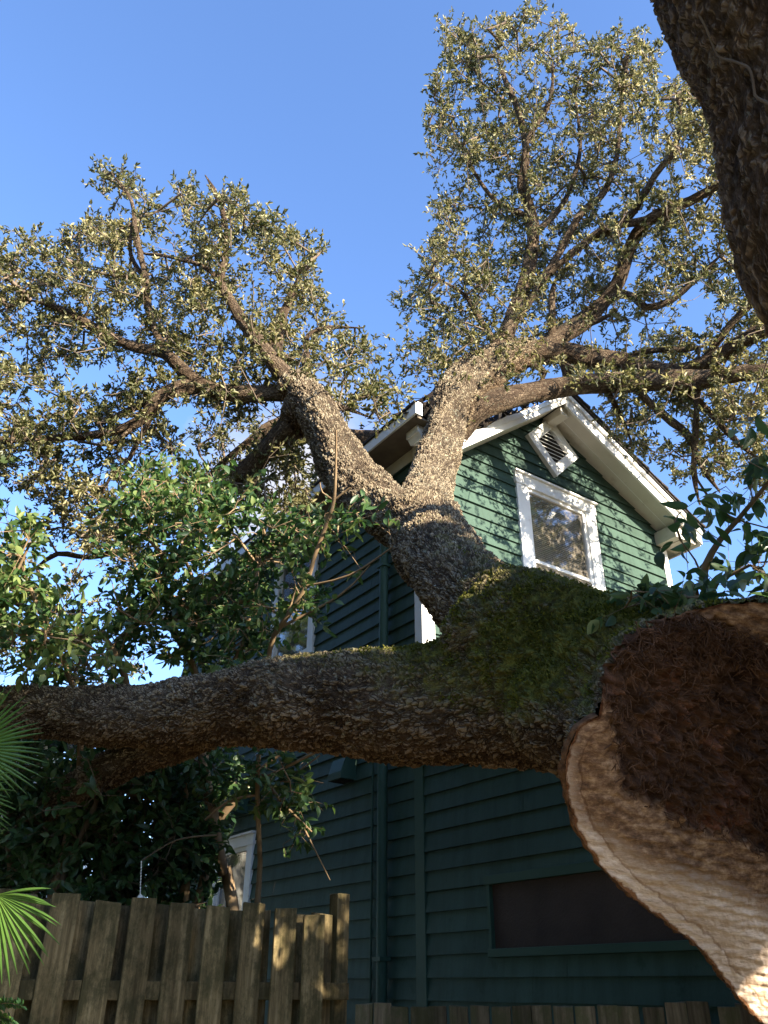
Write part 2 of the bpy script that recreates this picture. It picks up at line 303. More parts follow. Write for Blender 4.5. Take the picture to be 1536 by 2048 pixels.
def grow(skel, attr, rmin, g, seglen=.22, jit=.045, exp_=2.3, k=5, rmax=.05):
    """attach every attractor to the nearest node of a growing skeleton; returns (edge segments, tip paths)"""
    nodes = [p for p in skel]; par = [-1]*len(skel); arr = np.zeros((len(skel)+len(attr)*14, 3)); arr[:len(skel)] = skel; cnt = len(skel)
    d0 = np.array([np.min(np.linalg.norm(skel-a, axis=1)) for a in attr]); order = np.argsort(d0); tips = []
    for ii in order:
        a = attr[ii]; dd = np.linalg.norm(arr[:cnt]-a, axis=1); i = int(np.argmin(dd)); L_ = dd[i]
        m = min(12, max(1, int(L_/seglen))); prev = i; b = arr[i].copy(); side = g.normal(size=3)*L_*.10
        for q in range(1, m+1):
            t = q/m; p = b+(a-b)*t+side*math.sin(math.pi*t)+g.normal(size=3)*jit*(q < m); arr[cnt] = p; par.append(prev); prev = cnt; cnt += 1
        tips.append(prev)
    load = np.zeros(cnt); 
    for t in tips: load[t] += 1
    for i in range(cnt-1, len(skel)-1, -1): load[par[i]] += load[i]
    rad = np.minimum(rmin*np.maximum(load, 1)**(1/exp_), rmax)
    segs = [[*arr[par[i]], min(rad[par[i]] if par[i] >= len(skel) else rad[i]*1.1, rad[i]*1.5), *arr[i], rad[i]] for i in range(len(skel), cnt)]
    return segs, arr[:cnt], par, tips
def twigs_leaves(segs, arr, par, tips, g, nt_, nl, tl, ll, lw, rtw, up=.35, spread=1., back=2):
    """sub twigs with leaf sprays at the tips"""
    P = []; D = []; out = list(segs)
    for t in tips:
        pa = par[t]; dirn = arr[t]-arr[pa]; dirn /= np.linalg.norm(dirn)+1e-9
        src = [arr[t]]+([arr[pa]] if back > 1 else [])
        for q in range(nt_):
            o = src[q % len(src)] + (0 if q % 2 == 0 else 1)*g.uniform(-.5, 0)*(arr[t]-arr[pa])*0
            d = dirn*.6+g.normal(size=3)*.75*spread+np.array([0, 0, up]); d /= np.linalg.norm(d)
            L_ = tl*g.uniform(.5, 1.35); e = o+d*L_; out.append([*o, rtw, *e, rtw*.5])
            m = int(nl*g.uniform(.6, 1.4)); s = g.uniform(.15, 1.05, m)**.7
            P.append(o[None]+d[None]*(L_*s)[:, None]+g.normal(size=(m, 3))*.006); D.append(d[None]*g.uniform(.2, 1., (m, 1))+g.normal(size=(m, 3))*.62+np.array([0, 0, up*.5]))
    return out, np.concatenate(P), np.concatenate(D)
def leaf_obj(name, P, D, ll, lw, m, parent, g, tint=(.45, .25), patch=1.2, fine=False, **kw):
    n = len(P); Ln = ll*g.uniform(.5, 1.35, n); Wd = lw*g.uniform(.7, 1.25, n)
    me = (leaves_fine if fine else leaves)(P, D, Ln, Wd, g=g, **kw)
    big = np.array([noise.noise(Vector(p*patch)) for p in P[::4]]); big = np.repeat(big, 4)[:n] if len(big)*4 >= n else np.resize(big, n)
    t = np.clip(tint[0]+tint[1]*g.normal(size=n)+.45*big, 0, 1)
    vattr(me, 'tint', np.repeat(t, 12 if fine else 2), 'FACE'); return obj(name, me, m, parent)
# ------------------------------------------------------------------ ground
def gz(x, y): return 0
gm, gnt, gb = mat('ground_soil', .95, .1)
gn = noise_n(gnt, 2.5, 10); gr = ramp(gnt, gn.outputs[0], [(.3, (.10, .075, .045)), (.5, (.13, .11, .055)), (.7, (.20, .155, .10))]); gnt.links.new(gr.outputs[0], gb.inputs[0])
b = MB(); b.quad((-400, -400, 0), (400, -400, 0), (400, 400, 0), (-400, 400, 0)); b.build('ground', gm, kind='structure')
#HOUSE
house = thing('house', 'two storey house with dark green lap siding and white trim behind the fallen oak', 'house', CO)
SL = .53; ZR = 8.20; UR = 2.10
def ztop(u): return ZR-SL*abs(u-UR)
BRK = ((.10, 6.42), (2.0, 7.93))     # broken rake, lower edge on the out=.4 plane
def zbrk(u): return BRK[0][1]+(u-BRK[0][0])*(BRK[1][1]-BRK[0][1])/(BRK[1][0]-BRK[0][0])
def siding(fn, z0, z1, ul, ur, holes, name, parent, rev=.155, ph=0.02):
    b = MB(); z = z0; tb = []; gs = np.random.default_rng(int(z1*100)+7)
    k0 = math.floor((z0-ph)/rev)
    k = k0
    while ph+k*rev < z1:
        za = ph+k*rev; zb = za+rev; lo = max(za, z0); hi = min(zb, z1); k += 1
        if hi-lo < 1e-4: continue
        cuts = sorted({lo, hi} | {c for h in holes for c in (h[2], h[3]) if lo < c < hi})
        tv_ = gs.uniform(0, 1); jp = gs.uniform(-6, -3)+np.cumsum(gs.uniform(1.7, 3.6, 8)); wob_ = gs.normal(size=9)*.0018
        off = lambda q, ex=0: .030-(q-za)/rev*.024+ex
        for a, c in zip(cuts[:-1], cuts[1:]):
            mid = (a+c)/2; hs = sorted([h for h in holes if h[2] <= mid <= h[3]])
            L0, R0_ = ul(a), ur(a); L1, R1 = ul(c), ur(c)
            edges = [(L0, L1)]
            for h in hs: edges += [(h[0], h[0]), (h[1], h[1])]
            edges.append((R0_, R1))
            for (l0, l1), (r0, r1) in zip(edges[::2], edges[1::2]):
                if r0-l0 < .005: continue
                if r1 < l1: l1 = r1 = (l1+r1)/2
                js = [q for q in jp if max(l0, l1)+.1 < q < min(r0, r1)-.1]; ls = [(l0, l1)]+[(q+.0015, q+.0015) for q in js]; rs_ = [(q-.0015, q-.0015) for q in js]+[(r0, r1)]
                for si, ((x0, x1), (y0, y1)) in enumerate(zip(ls, rs_)):
                    e_ = wob_[si % 9]; dz = wob_[(si+3) % 9]*(a == za)
                    b.quad(fn(x0, off(a, e_), a+dz), fn(y0, off(a, e_), a+dz*.3), fn(y1, off(c, 0), c), fn(x1, off(c, 0), c)); tb.append(tv_*.7+.3*gs.uniform())
                    if a == lo and a == za: b.quad(fn(x0, -.01, a+dz), fn(y0, -.01, a+dz*.3), fn(y0, off(a, e_), a+dz*.3), fn(x0, off(a, e_), a+dz)); tb.append(tv_)
    o = b.build(name, M['green'], parent); vattr(o.data, 'brd', np.array(tb), 'FACE'); return o
def gl(z):     # left limit of gable siding at height z
    return 0. if z < 6.45 else max(0, (z-6.42)/(BRK[1][1]-BRK[0][1])*(BRK[1][0]-BRK[0][0])-.02)
def grr(z): return min(4.18, UR+(ZR-.17-z)/SL)
WIN = (1.60, 2.62, 5.0, 6.74)
VC = (2.12, 7.52)
siding(G, 4.0, ZR-.22, gl, grr, [WIN], 'wall', house)
LW1 = (2.20, 3.06, 4.98, 6.58); LW2 = (3.34, 4.1, .95, 2.93); PAN = (-2.62, -.80, 1.757, 2.189)
siding(W, .25, 6.78, lambda z: .1, lambda z: 6.2, [LW1, LW2], 'wall', house, ph=.026)
siding(W, .25, 3.46, lambda z: -4.6, lambda z: .0, [PAN], 'wall', house, ph=.026)
b = MB(); b.box(W, -4.6, 6.2, -.05, .0, 0, .25); b.build('foundation', M['green_trim'], house)
# far walls so the house is a closed volume
b = MB(); b.quad(G(4.18, 0, 0), G(4.18, -6.2, 0), G(4.18, -6.2, 7.05), G(4.18, 0, 7.05)); b.quad(G(0, -6.2, 0), G(4.18, -6.2, 0), G(4.18, -6.2, 7.05), G(0, -6.2, 7.05)); b.add([G(0, -6.2, 7.05), G(4.18, -6.2, 7.05), G(2.1, -6.2, 8.1)], [(0, 1, 2)])
b.quad(G(0, 4.6, 0), G(3.6, 4.6, 0), G(3.6, 4.6, 3.56), G(0, 4.6, 3.56)); b.quad(G(3.6, 4.6, 0), G(3.6, 0, 0), G(3.6, 0, 3.56), G(3.6, 4.6, 3.56)); b.build('wall', M['green'], house)
# interior so that nothing bright shows through the broken roof
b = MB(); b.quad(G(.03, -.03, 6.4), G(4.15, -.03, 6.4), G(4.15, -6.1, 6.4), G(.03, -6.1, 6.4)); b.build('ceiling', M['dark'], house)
# corner boards
b = MB(); b.box(W, -.03, .09, .0, .034, 4.35, 6.9); b.box(G, 0., .125, .0, .032, 4.0, 6.75); b.build('corner_board', M['white'], house, bevel=.003)
b = MB(); b.box(G, 4.09, 4.2, .0, .032, 4.0, 6.9); b.build('corner_board', M['white'], house, bevel=.003)
b = MB(); b.box(W, 0., .13, .0, .036, .0, 4.3); b.build('corner_board', M['green_trim'], house, bevel=.003)
# right slope: shingles, deck/soffit, rake
def slab(u0, u1, o0, o1, t0, t1, f=ztop):
    b = MB(); n = 2
    pts = [(u0, o0), (u1, o0), (u1, o1), (u0, o1)]
    b.add([G(u, o, f(u)-t1) for u, o in pts]+[G(u, o, f(u)-t0) for u, o in pts], [(0, 3, 2, 1), (4, 5, 6, 7), (0, 1, 5, 4), (1, 2, 6, 5), (2, 3, 7, 6), (3, 0, 4, 7)]); return b
roof = slab(UR, 4.53, -6.5, .46, 0, .035).build('roof', M['shingle'], house)
# little irregular shingle edge along the right rake
b = MB()
for i in range(21):
    u0 = UR+i*.1150; b.add([G(u, o, ztop(u)+t) for t in (-.004, .012+.006*(i % 3)) for u, o in ((u0, .44), (u0+.108, .44), (u0+.108, .478+.008*((i*7) % 3)), (u0, .478))], [(0, 3, 2, 1), (4, 5, 6, 7), (0, 1, 5, 4), (1, 2, 6, 5), (2, 3, 7, 6), (3, 0, 4, 7)])
b.build('shingle_edge', M['shingle'], roof)
slab(UR, 4.42, 0.0, .375, .19, .215).build('soffit', M['soffit'], house)
slab(2.12, 4.40, .175, .185, .2152, .219).build('soffit_seam', M['white'], house)
slab(UR-.03, 4.48, .376, .41, .036, .25).build('rake_board', M['white'], house, bevel=.003)
slab(UR-.02, 4.50, .411, .44, .036, .11).build('rake_trim', M['white'], house, bevel=.003)
slab(4.19, 4.46, -6.4, -.001, .19, .215).build('soffit', M['soffit'], house)
b = MB(); b.box(lambda a, o, z: G(a, o, z), 4.46, 4.485, -6.4, .374, ztop(4.55)-.22, ztop(4.55)-.036); b.build('fascia', M['white'], house)
# boxed eave return at the right corner
zz = ztop(4.42)-.22
b = MB(); b.prism([G(4.00, .02, zz-.06), G(4.42, .02, zz-.06), G(4.42, .02, zz+.02), G(4.10, .02, zz+.20), G(4.0, .02, zz+.24-.12)], -DL*.33); b.build('eave_return', M['soffit'], house)
# ridge beam end under the peak
b = MB(); b.box(G, 2.03, 2.17, .0, .34, ztop(2.1)-.36, ztop(2.1)-.245); b.build('ridge_beam', M['soffit'], house, bevel=.004)
# left slope: broken near the gable
b = MB(); nu, nv = 26, 34
us = np.linspace(-.42, UR, nu); vs = np.concatenate([np.linspace(-.40, .9, 22), np.linspace(1.1, 6.5, 12)])
def zl(u, v):
    zn = ztop(u); zb = zbrk(u)+.125
    wv = 1/(1+math.exp((v-(-.06+.10*math.sin(u*7)+.06*math.sin(u*17)))*16)); wu = 1/(1+math.exp(-(u-.12)*30))
    return zn+(min(zb, zn)-zn)*wv*wu
g_ = np.random.default_rng(3)
V = []
for v in vs:
    for u in us:
        j = g_.normal()*.02*(v < .6)*(u > .1); V.append(G(u, -v, zl(u, v)+j))
V2 = [p-ZZ*.045 for p in V]
F = []
for j in range(nv-1):
    for i in range(nu-1):
        a = j*nu+i; F.append((a, a+1, a+nu+1, a+nu)); q = nu*nv; F.append((q+a, q+a+nu, q+a+nu+1, q+a+1))
for i in range(nu-1): a = i; q = nu*nv; F.append((a, q+a, q+a+1, a+1))
for j in range(nv-1): a = j*nu; q = nu*nv; F.append((a, a+nu, q+a+nu, q+a))
rl = obj('roof', mesh(V+V2, F), M['felt'], house, label='crushed left roof slope with torn dark shingles under the limb')
# torn shingle shards along the break
b = MB()
for i in range(70):
    u = g_.uniform(.15, 1.75); v = g_.uniform(-.42, -.1); z = zl(u, v)+g_.uniform(0, .10); a = g_.uniform(0, 3.14); s1 = g_.uniform(.05, .17); s2 = g_.uniform(.03, .08)
    d1 = DG*math.cos(a)+ZZ*math.sin(a)*.9; d2 = DL*g_.uniform(.3, 1)+ZZ*g_.uniform(-.5, .6)+DG*g_.normal()*.3
    p = G(u, -v, z); b.prism([p, p+d1*s1, p+d1*s1*.8+d2*s2, p+d2*s2*.7], np.array([0, .002, .006]))
b.build('torn_shingles', M['shingle'], rl, kind='stuff')
b = MB()
for i in range(46):
    u = g_.uniform(.2, 1.5); p = G(u, .40+g_.uniform(-.04, .02), zbrk(u)+.13+g_.uniform(-.02, .05)); d1 = (DG+ZZ*.8)*g_.uniform(.05, .16)+ZZ*g_.uniform(-.03, .05); b.prism([p, p+d1, p+d1*.6+ZZ*g_.uniform(.01, .025)], -DL*.008)
b.build('wood_splinters', M['splinter'], rl, kind='stuff')
# broken rake board: lower and upper strip
b = MB(); du = (BRK[1][0]-BRK[0][0]); 
def brk(u, o, z): return G(u, o, zbrk(u)+z)
top = [.092+.02*g_.random() for _ in range(24)]; uu = np.linspace(.10, 2.08, 24)
b.add([brk(u, .375, 0) for u in uu]+[brk(u, .375, t) for u, t in zip(uu, top)]+[brk(u, .41, 0) for u in uu]+[brk(u, .41, t) for u, t in zip(uu, top)],
      [f for i in range(23) for f in ((i, i+1, 25+i, 24+i), (48+i, 72+i, 73+i, 49+i), (i, 48+i, 49+i, i+1), (24+i, 25+i, 73+i, 72+i))]+[(0, 24, 72, 48), (23, 71, 95, 47)])
b.build('rake_board', M['white'], house, label='cracked left rake board pushed down by the limb')
b = MB(); uu = np.linspace(.16, 2.06, 30); top = [.135+.03*abs(math.sin(u*5.1))*(u < 1.4)+.015*g_.random() for u in uu]
b.add([brk(u, .411, .078) for u in uu]+[brk(u, .411, t) for u, t in zip(uu, top)]+[brk(u, .435, .078) for u in uu]+[brk(u, .435, t) for u, t in zip(uu, top)],
      [f for i in range(29) for f in ((i, i+1, 31+i, 30+i), (60+i, 90+i, 91+i, 61+i), (i, 60+i, 61+i, i+1), (30+i, 31+i, 91+i, 90+i))]+[(0, 30, 90, 60), (29, 89, 119, 59)])
b.build('rake_trim', M['white'], house)
b = MB(); b.add([brk(u, o, .02) for u in (.06, 2.05) for o in (.0, .374)]+[brk(u, o, .04) for u in (.06, 2.05) for o in (.0, .374)], [(0, 1, 3, 2), (4, 6, 7, 5), (0, 4, 5, 1), (2, 3, 7, 6)]); b.build('soffit', M['soffit'], house)
# left eave: fascia, soffit, frieze
b = MB(); b.box(W, -.47, 6.4, .385, .41, 6.70, 6.835); b.build('fascia', M['white'], house, bevel=.003)
b = MB(); b.box(W, -.47, 6.4, .411, .425, 6.835, 6.862); b.build('drip_edge', M['shingle'], house)
M['shaded_soffit'] = paint('shaded_soffit_paint', (.14, .11, .085), (.22, .175, .135), .8, .2, 5, bump=.3)  # darker brown copy of the soffit paint: shade under the eave put into the colour
b = MB(); b.box(W, -.40, 6.4, .0, .384, 6.715, 6.735); b.build('soffit', M['shaded_soffit'], house)
b = MB(); b.box(W, .1, 6.2, .0, .03, 6.56, 6.714); b.build('frieze_board', M['soffit'], house)
b = MB(); b.box(W, -.47, -.44, .32, .384, 6.70, 6.86); b.build('fascia', M['white'], house)
b = MB(); b.box(W, -.30, -.10, .05, .26, 6.63, 6.712); b.prism([W(-.30, .10, 6.63), W(-.30, .24, 6.63), W(-.30, .20, 6.57), W(-.30, .12, 6.60)], DL*.20); b.build('eave_return', M['white'], house)
b = MB(); 
for i in range(60):
    p = W(-.42+g_.uniform(-.12, .35), .02+g_.uniform(-.25, .36), 6.88+g_.uniform(-.14, .14)); d1 = g_.normal(size=3)*.09; d2 = g_.normal(size=3)*.05; b.prism([p, p+d1, p+d1+d2, p+d2], np.array([0, 0, .008]))
b.build('torn_shingles', M['felt'], rl, kind='stuff')
# addition roof
b = MB(); b.add([W(v, o, z) for v in (-4.9, -.0) for o, z in ((.32, 3.44), (-1.9, 3.6), (-3.9, 3.44))]+[W(v, o, z+.07) for v in (-4.9, -.0) for o, z in ((.32, 3.44), (-1.9, 3.6), (-3.9, 3.44))],
 [(0, 1, 4, 3), (1, 2, 5, 4), (6, 9, 10, 7), (7, 10, 11, 8), (0, 3, 9, 6), (2, 8, 11, 5), (0, 6, 7, 1), (1, 7, 8, 2)]); b.build('roof', M['shingle'], house)
# windows --------------------------------------------------
gm_, gnt_, gb_ = mat('window_glass', .06, .5)
tr = N(gnt_, 'ShaderNodeBsdfTransparent'); tr.inputs[0].default_value = (.75, .78, .76, 1)
gls = N(gnt_, 'ShaderNodeBsdfGlossy'); gls.inputs[0].default_value = (.9, .9, .9, 1); gls.inputs['Roughness'].default_value = .02
gn_ = noise_n(gnt_, 4, 7); gbp = N(gnt_, 'ShaderNodeBump', i={'Strength': .05, 'Distance': .02}); gnt_.links.new(gn_.outputs[0], gbp.inputs['Height']); gnt_.links.new(gbp.outputs[0], gls.inputs['Normal'])
df = N(gnt_, 'ShaderNodeBsdfDiffuse'); df.inputs[0].default_value = (.20, .175, .145, 1)
fr = N(gnt_, 'ShaderNodeFresnel', i={'IOR': 1.6}); m1 = N(gnt_, 'ShaderNodeMixShader'); fa = N(gnt_, 'ShaderNodeMath', operation='MULTIPLY', i={1: .5}); gnt_.links.new(fr.outputs[0], fa.inputs[0]); gnt_.links.new(fa.outputs[0], m1.inputs[0]); gnt_.links.new(tr.outputs[0], m1.inputs[1]); gnt_.links.new(gls.outputs[0], m1.inputs[2])
dn_ = noise_n(gnt_, 5, 9, rough=.7); dr_ = ramp(gnt_, dn_.outputs[0], [(.35, (.38, .38, .38)), (.7, (.62, .62, .62))]); m2 = N(gnt_, 'ShaderNodeMixShader'); gnt_.links.new(dr_.outputs[0], m2.inputs[0]); gnt_.links.new(m1.outputs[0], m2.inputs[1]); gnt_.links.new(df.outputs[0], m2.inputs[2]); gnt_.links.new(m2.outputs[0], gnt_.nodes['Material Output'].inputs[0])
M['glass'] = gm_
def window(fn, u0, u1, z0, z1, tw=.17, blind=True, head=.15, zm=None, parent=house, depth=.5):
    """opening u0..u1, z0..z1"""
    fr_ = MB(); fr_.box(fn, u0-tw, u0, -.02, .045, z0-.08, z1); fr_.box(fn, u1, u1+tw, -.02, .045, z0-.08, z1); fr_.box(fn, u0-tw-.015, u1+tw+.015, -.02, .052, z1, z1+head)
    wn = fr_.build('window', M['white'], parent, bevel=.003)
    b = MB(); b.box(fn, u0-tw-.03, u1+tw+.03, .0, .085, z1+head, z1+head+.022); b.build('drip_cap', M['white'], wn)
    b = MB(); b.box(fn, u0-tw-.03, u1+tw+.03, .0, .09, z0-.14, z0-.08); b.build('sill', M['white'], wn)
    zm = zm or (z0+z1)/2; s = .045
    b = MB(); b.box(fn, u0, u0+s, -.03, .022, z0, z1); b.box(fn, u1-s, u1, -.03, .022, z0, z1); b.box(fn, u0+s, u1-s, -.03, .022, z1-s, z1); b.box(fn, u0+s, u1-s, -.03, .030, zm-.02, zm+.02); b.box(fn, u0+s, u1-s, -.03, .022, z0, z0+s); b.build('sash', M['white'], wn, bevel=.002)
    b = MB(); b.quad(fn(u0+s, -.004, zm+.02), fn(u1-s, -.004, zm+.02), fn(u1-s, -.004, z1-s), fn(u0+s, -.004, z1-s)); b.build('pane', M['glass'], wn)
    b = MB(); b.quad(fn(u0+s, .006, z0+s), fn(u1-s, .006, z0+s), fn(u1-s, .006, zm-.02), fn(u0+s, .006, zm-.02)); b.build('pane', M['glass'], wn)
    b = MB(); b.add([fn(u, o, z) for o in (-.03, -depth) for u, z in ((u0, z0), (u1, z0), (u1, z1), (u0, z1))], [(0, 1, 5, 4), (1, 2, 6, 5), (2, 3, 7, 6), (3, 0, 4, 7), (4, 5, 6, 7)]); b.build('reveal', M['dark'], wn)
    if blind:
        b = MB(); z = z1-.06
        while z > zm-.10+.0: 
            b.quad(fn(u0+.05, -.075, z), fn(u1-.05, -.075, z), fn(u1-.05, -.055, z-.022), fn(u0+.05, -.055, z-.022)); z -= .027
        b.build('blind', M['blind'], wn)
    return wn
window(G, *WIN, tw=.175, head=.15, zm=5.76)
window(W, *LW1, tw=.13, head=.12, zm=5.8)
window(W, *LW2, tw=.14, head=.12, blind=False)
# diamond gable vent -------------------------------------------------
vw, vi = .455, .27
dm = lambda r: [(VC[0], VC[1]+r*1.0), (VC[0]+r, VC[1]), (VC[0], VC[1]-r), (VC[0]-r, VC[1])]
b = MB(); o_, i_ = dm(vw), dm(vi)
for k in range(4):
    a, c, d, e = o_[k], o_[(k+1) % 4], i_[(k+1) % 4], i_[k]
    b.prism([G(a[0], .02, a[1]), G(c[0], .02, c[1]), G(d[0], .02, d[1]), G(e[0], .02, e[1])], -DL*.06)
vent = b.build('gable_vent', M['white'], house, bevel=.003)
b = MB(); b.add([G(p[0], .03, p[1]) for p in i_], [(0, 1, 2, 3)]); b.build('vent_back', M['dark'], vent)
z = VC[1]-vi+.035
while z < VC[1]+vi-.02:
    h0 = vi-abs(z-VC[1]); zu = z+.026; h1 = max(vi-abs(zu-VC[1]), 0)
    b = MB(); b.add([G(VC[0]-h0, .070, z), G(VC[0]+h0, .070, z), G(VC[0]+h1, .040, zu), G(VC[0]-h1, .040, zu), G(VC[0]-h0, .066, z-.006), G(VC[0]+h0, .066, z-.006)], [(0, 1, 2, 3), (4, 5, 1, 0)])
    b.build('louvre', M['white'], vent); z += .060
# downspout, conduit, wall boxes, screened opening ------------------------
def pipe(pts, r, name, m, parent, seg=16):
    V, F, *_ = tube(np.array([[*p, r] for p in pts]), seg, .3, 0.0); return obj(name, mesh_np(V, F, True), m, parent)
ds = pipe([W(.555, .30, 6.66), W(.555, .24, 6.55), W(.553, .10, 6.30), W(.55, .085, 6.1), W(.55, .085, 3.), W(.54, .085, .3), W(.54, .12, .12)], .048, 'downspout', M['green_trim'], house)
for z in (1.7, 3.6, 5.4):
    b = MB(); b.box(W, .49, .61, .03, .14, z, z+.03); b.build('strap', M['green_trim'], ds)
pipe([W(.78, .04, 4.6), W(.78, .04, 3), W(.77, .04, .3)], .012, 'conduit', M['green_trim'], house, 8)
b = MB(); b.prism([W(1.10, .02, 3.52), W(1.10, .15, 3.50), W(1.10, .20, 3.36), W(1.10, .20, 3.29), W(1.10, .02, 3.29)], DL*.24); vh = b.build('vent_hood', M['green_trim'], house, bevel=.004)
b = MB(); b.box(W, 1.125, 1.315, .035, .185, 3.285, 3.288); b.build('hood_opening', M['dark'], vh)
b = MB(); b.box(W, 3.45, 3.95, .02, .26, 3.30, 3.72); b.build('wall_cabinet', M['green_trim'], house, bevel=.006)
b = MB(); b.quad(W(PAN[0], .004, PAN[2]), W(PAN[1], .004, PAN[2]), W(PAN[1], .004, PAN[3]), W(PAN[0], .004, PAN[3])); pn = b.build('screen_panel', M['screen'], house)
b = MB(); b.box(W, PAN[0]-.05, PAN[1]+.05, .0, .045, PAN[3], PAN[3]+.065); b.box(W, PAN[0]-.05, PAN[1]+.04, .0, .05, PAN[2]-.055, PAN[2]); b.box(W, PAN[1], PAN[1]+.03, .0, .04, PAN[2], PAN[3]); b.box(W, PAN[0]-.05, PAN[0], .0, .04, PAN[2], PAN[3]); b.build('panel_frame', M['green_trim'], pn, bevel=.003)
#FENCES
F0 = np.array([-1.0, 5.1, 0])
fence = thing('wooden_fence', 'tall weathered shadowbox board fence with mossy pickets in front of the shrubs', 'fence', F0)
def picket(base, d, n, wdt, th, h, name, m, parent, tilt=0., dog=.0, g=None):
    b = MB(); nseg = 6; lean = g.normal()*.006
    zs = np.linspace(.04, h, nseg)
    ring = []
    for i, z in enumerate(zs):
        q = base+d*(lean*z+g.normal()*.0015)+ZZ*z+n*g.normal()*.002
        ring.append([q-d*wdt/2, q+d*wdt/2, q+d*wdt/2+n*th, q-d*wdt/2+n*th])
    vs = [p for r in ring for p in r]; fs = [(0, 3, 2, 1), tuple(4*(nseg-1)+k for k in range(4))]
    for i in range(nseg-1):
        a = 4*i
        for k in range(4): fs.append((a+k, a+(k+1) % 4, a+4+(k+1) % 4, a+4+k))
    for k in range(4): vs[4*(nseg-1)+k] = vs[4*(nseg-1)+k]+ZZ*g.normal()*.004
    b.add(vs, fs); return b.build(name, m, parent, bevel=.003)
g_ = np.random.default_rng(11); NF = -DL
t = -2.9; i = 0
while t < .90:
    picket(F0+DG*t+NF*.02, DG, NF, .138+g_.normal()*.003, .018, 1.905+g_.normal()*.012, 'picket', M['fence'], fence, g=g_)
    picket(F0+DG*(t+.107)-NF*.078, DG, NF, .150+g_.normal()*.003, .018, 1.885+g_.normal()*.014, 'picket', M['fence'], fence, g=g_)
    t += .2135; i += 1
for z in (1.44, .35):
    b = MB(); fn = lambda a, o, zz: F0+DG*a+NF*o+ZZ*zz; b.box(fn, -3., .98, -.055, .018, z, z+.088); b.build('rail', M['fence'], fence, bevel=.004)
for tt, h in ((.93, 2.02), (-1.5, 1.88)):
    b = MB(); b.box(lambda a, o, zz: F0+DG*a+NF*o+ZZ*zz, tt, tt+.09, -.16, -.079 if tt < 0 else -.06, 0, h); b.build('post', M['fence'], fence, bevel=.005)
E0 = np.array([-.12, 5.62, 0]); E1 = np.array([2.75, 4.52, 0]); ed = (E1-E0)/np.linalg.norm(E1-E0); en = np.array([ed[1], -ed[0], 0])
low = thing('low_fence', 'low dark mossy picket fence at the foot of the shaded green wall', 'fence', E0)
t = 0.03; i = 0
while t < 3.0:
    tall = .018 if (15 <= i <= 16 or i >= 18) else 0
    picket(E0+ed*t, ed, en, .107, .018, 1.408+.012*t+tall+g_.normal()*.006, 'picket', M['fence_low'], low, g=g_); t += .116 if i != 16 else .145; i += 1
b = MB(); b.box(lambda a, o, zz: E0+ed*a+en*o+ZZ*zz, 0, 3.0, -.05, -.004, 1.05, 1.13); b.build('rail', M['fence_low'], low)
#TREES
# ------------------------------------------------------------------ fallen oak : trunk and great limbs (one remeshed body)
T = chain([(1400, 1440, 3.25, 205), (1300, 1390, 3.3, 186), (1190, 1345, 3.52, 165), (1080, 1360, 3.72, 158), (990, 1385, 3.82, 135), (900, 1405, 3.9, 116), (800, 1414, 4.0, 104), (700, 1403, 4.1, 100), (600, 1400, 4.25, 90),
           (500, 1408, 4.4, 78), (400, 1424, 4.6, 71), (300, 1432, 4.8, 61), (200, 1430, 5.05, 53), (100, 1424, 5.3, 46), (0, 1420, 5.6, 44), (-150, 1405, 6.2, 40), (-320, 1400, 7, 34)])
U = chain([(1230, 1350, 3.45, 150), (1130, 1310, 3.6, 135), (1040, 1265, 3.85, 112), (965, 1215, 4.2, 93), (905, 1150, 4.7, 82), (868, 1090, 5.3, 76), (845, 1045, 5.9, 67), (855, 985, 6.7, 46), (872, 930, 7.6, 40), (889, 862, 8.5, 39), (908, 808, 9.0, 47), (945, 762, 9.35, 45), (1000, 722, 9.7, 37), (1060, 700, 10.0, 28)])
LL = chain([(880, 1085, 5.3, 55), (820, 1048, 5.8, 58), (765, 1015, 6.15, 53), (718, 975, 6.5, 50), (682, 925, 6.85, 47), (655, 865, 7.25, 43), (625, 808, 7.6, 38), (598, 772, 7.9, 29)])
SB = chain([(430, 1450, 4.65, 46), (335, 1488, 4.9, 38), (255, 1520, 5.15, 33), (175, 1562, 5.45, 29), (90, 1625, 5.8, 25), (0, 1690, 6.2, 22)])
KN = chain([(1120, 1180+110, 3.62, 120), (1180, 1195+125, 3.5, 128), (1300, 1205+140, 3.25, 150), (1400, 1205+180, 3.15, 178)])   # shoulder of the trunk above the fork
# cut face outline on its plane
OUT = [(1197, 1432), (1165, 1450), (1145, 1480), (1133, 1520), (1130, 1560), (1138, 1610), (1153, 1655), (1180, 1702), (1212, 1742), (1252, 1781), (1300, 1820), (1352, 1860), (1398, 1893), (1432, 1935), (1472, 1987), (1530, 2052), (1620, 2150), (1760, 2260), (1920, 2330), (2120, 2300), (2260, 2100), (2330, 1800), (2260, 1500), (2100, 1310), (1900, 1225), (1700, 1202), (1536, 1205), (1440, 1209), (1385, 1226), (1330, 1243), (1280, 1268), (1243, 1300), (1222, 1350), (1207, 1395)]
CP = at(1250, 1600, 2.78); cn = .36*RT-.20*UP-FW; cn = cn/np.linalg.norm(cn)
def oncut(px, py): d = pray(px, py); return EYE+d*(((CP-EYE)@cn)/(d@cn))
ca = np.cross(ZZ, cn); ca /= np.linalg.norm(ca); cb = np.cross(cn, ca)
def loc2(p): q = p-CP; return np.stack([q@ca, q@cb], -1)
Oc = crom(np.array([loc2(oncut(*p)) for p in OUT+OUT[:1]]), .012)[:-1]
gq = np.random.default_rng(5); nO = len(Oc)
cen = np.array([loc2(oncut(1640, 1680))])[0]
ang = np.arctan2(Oc[:, 1]-cen[1], Oc[:, 0]-cen[0])
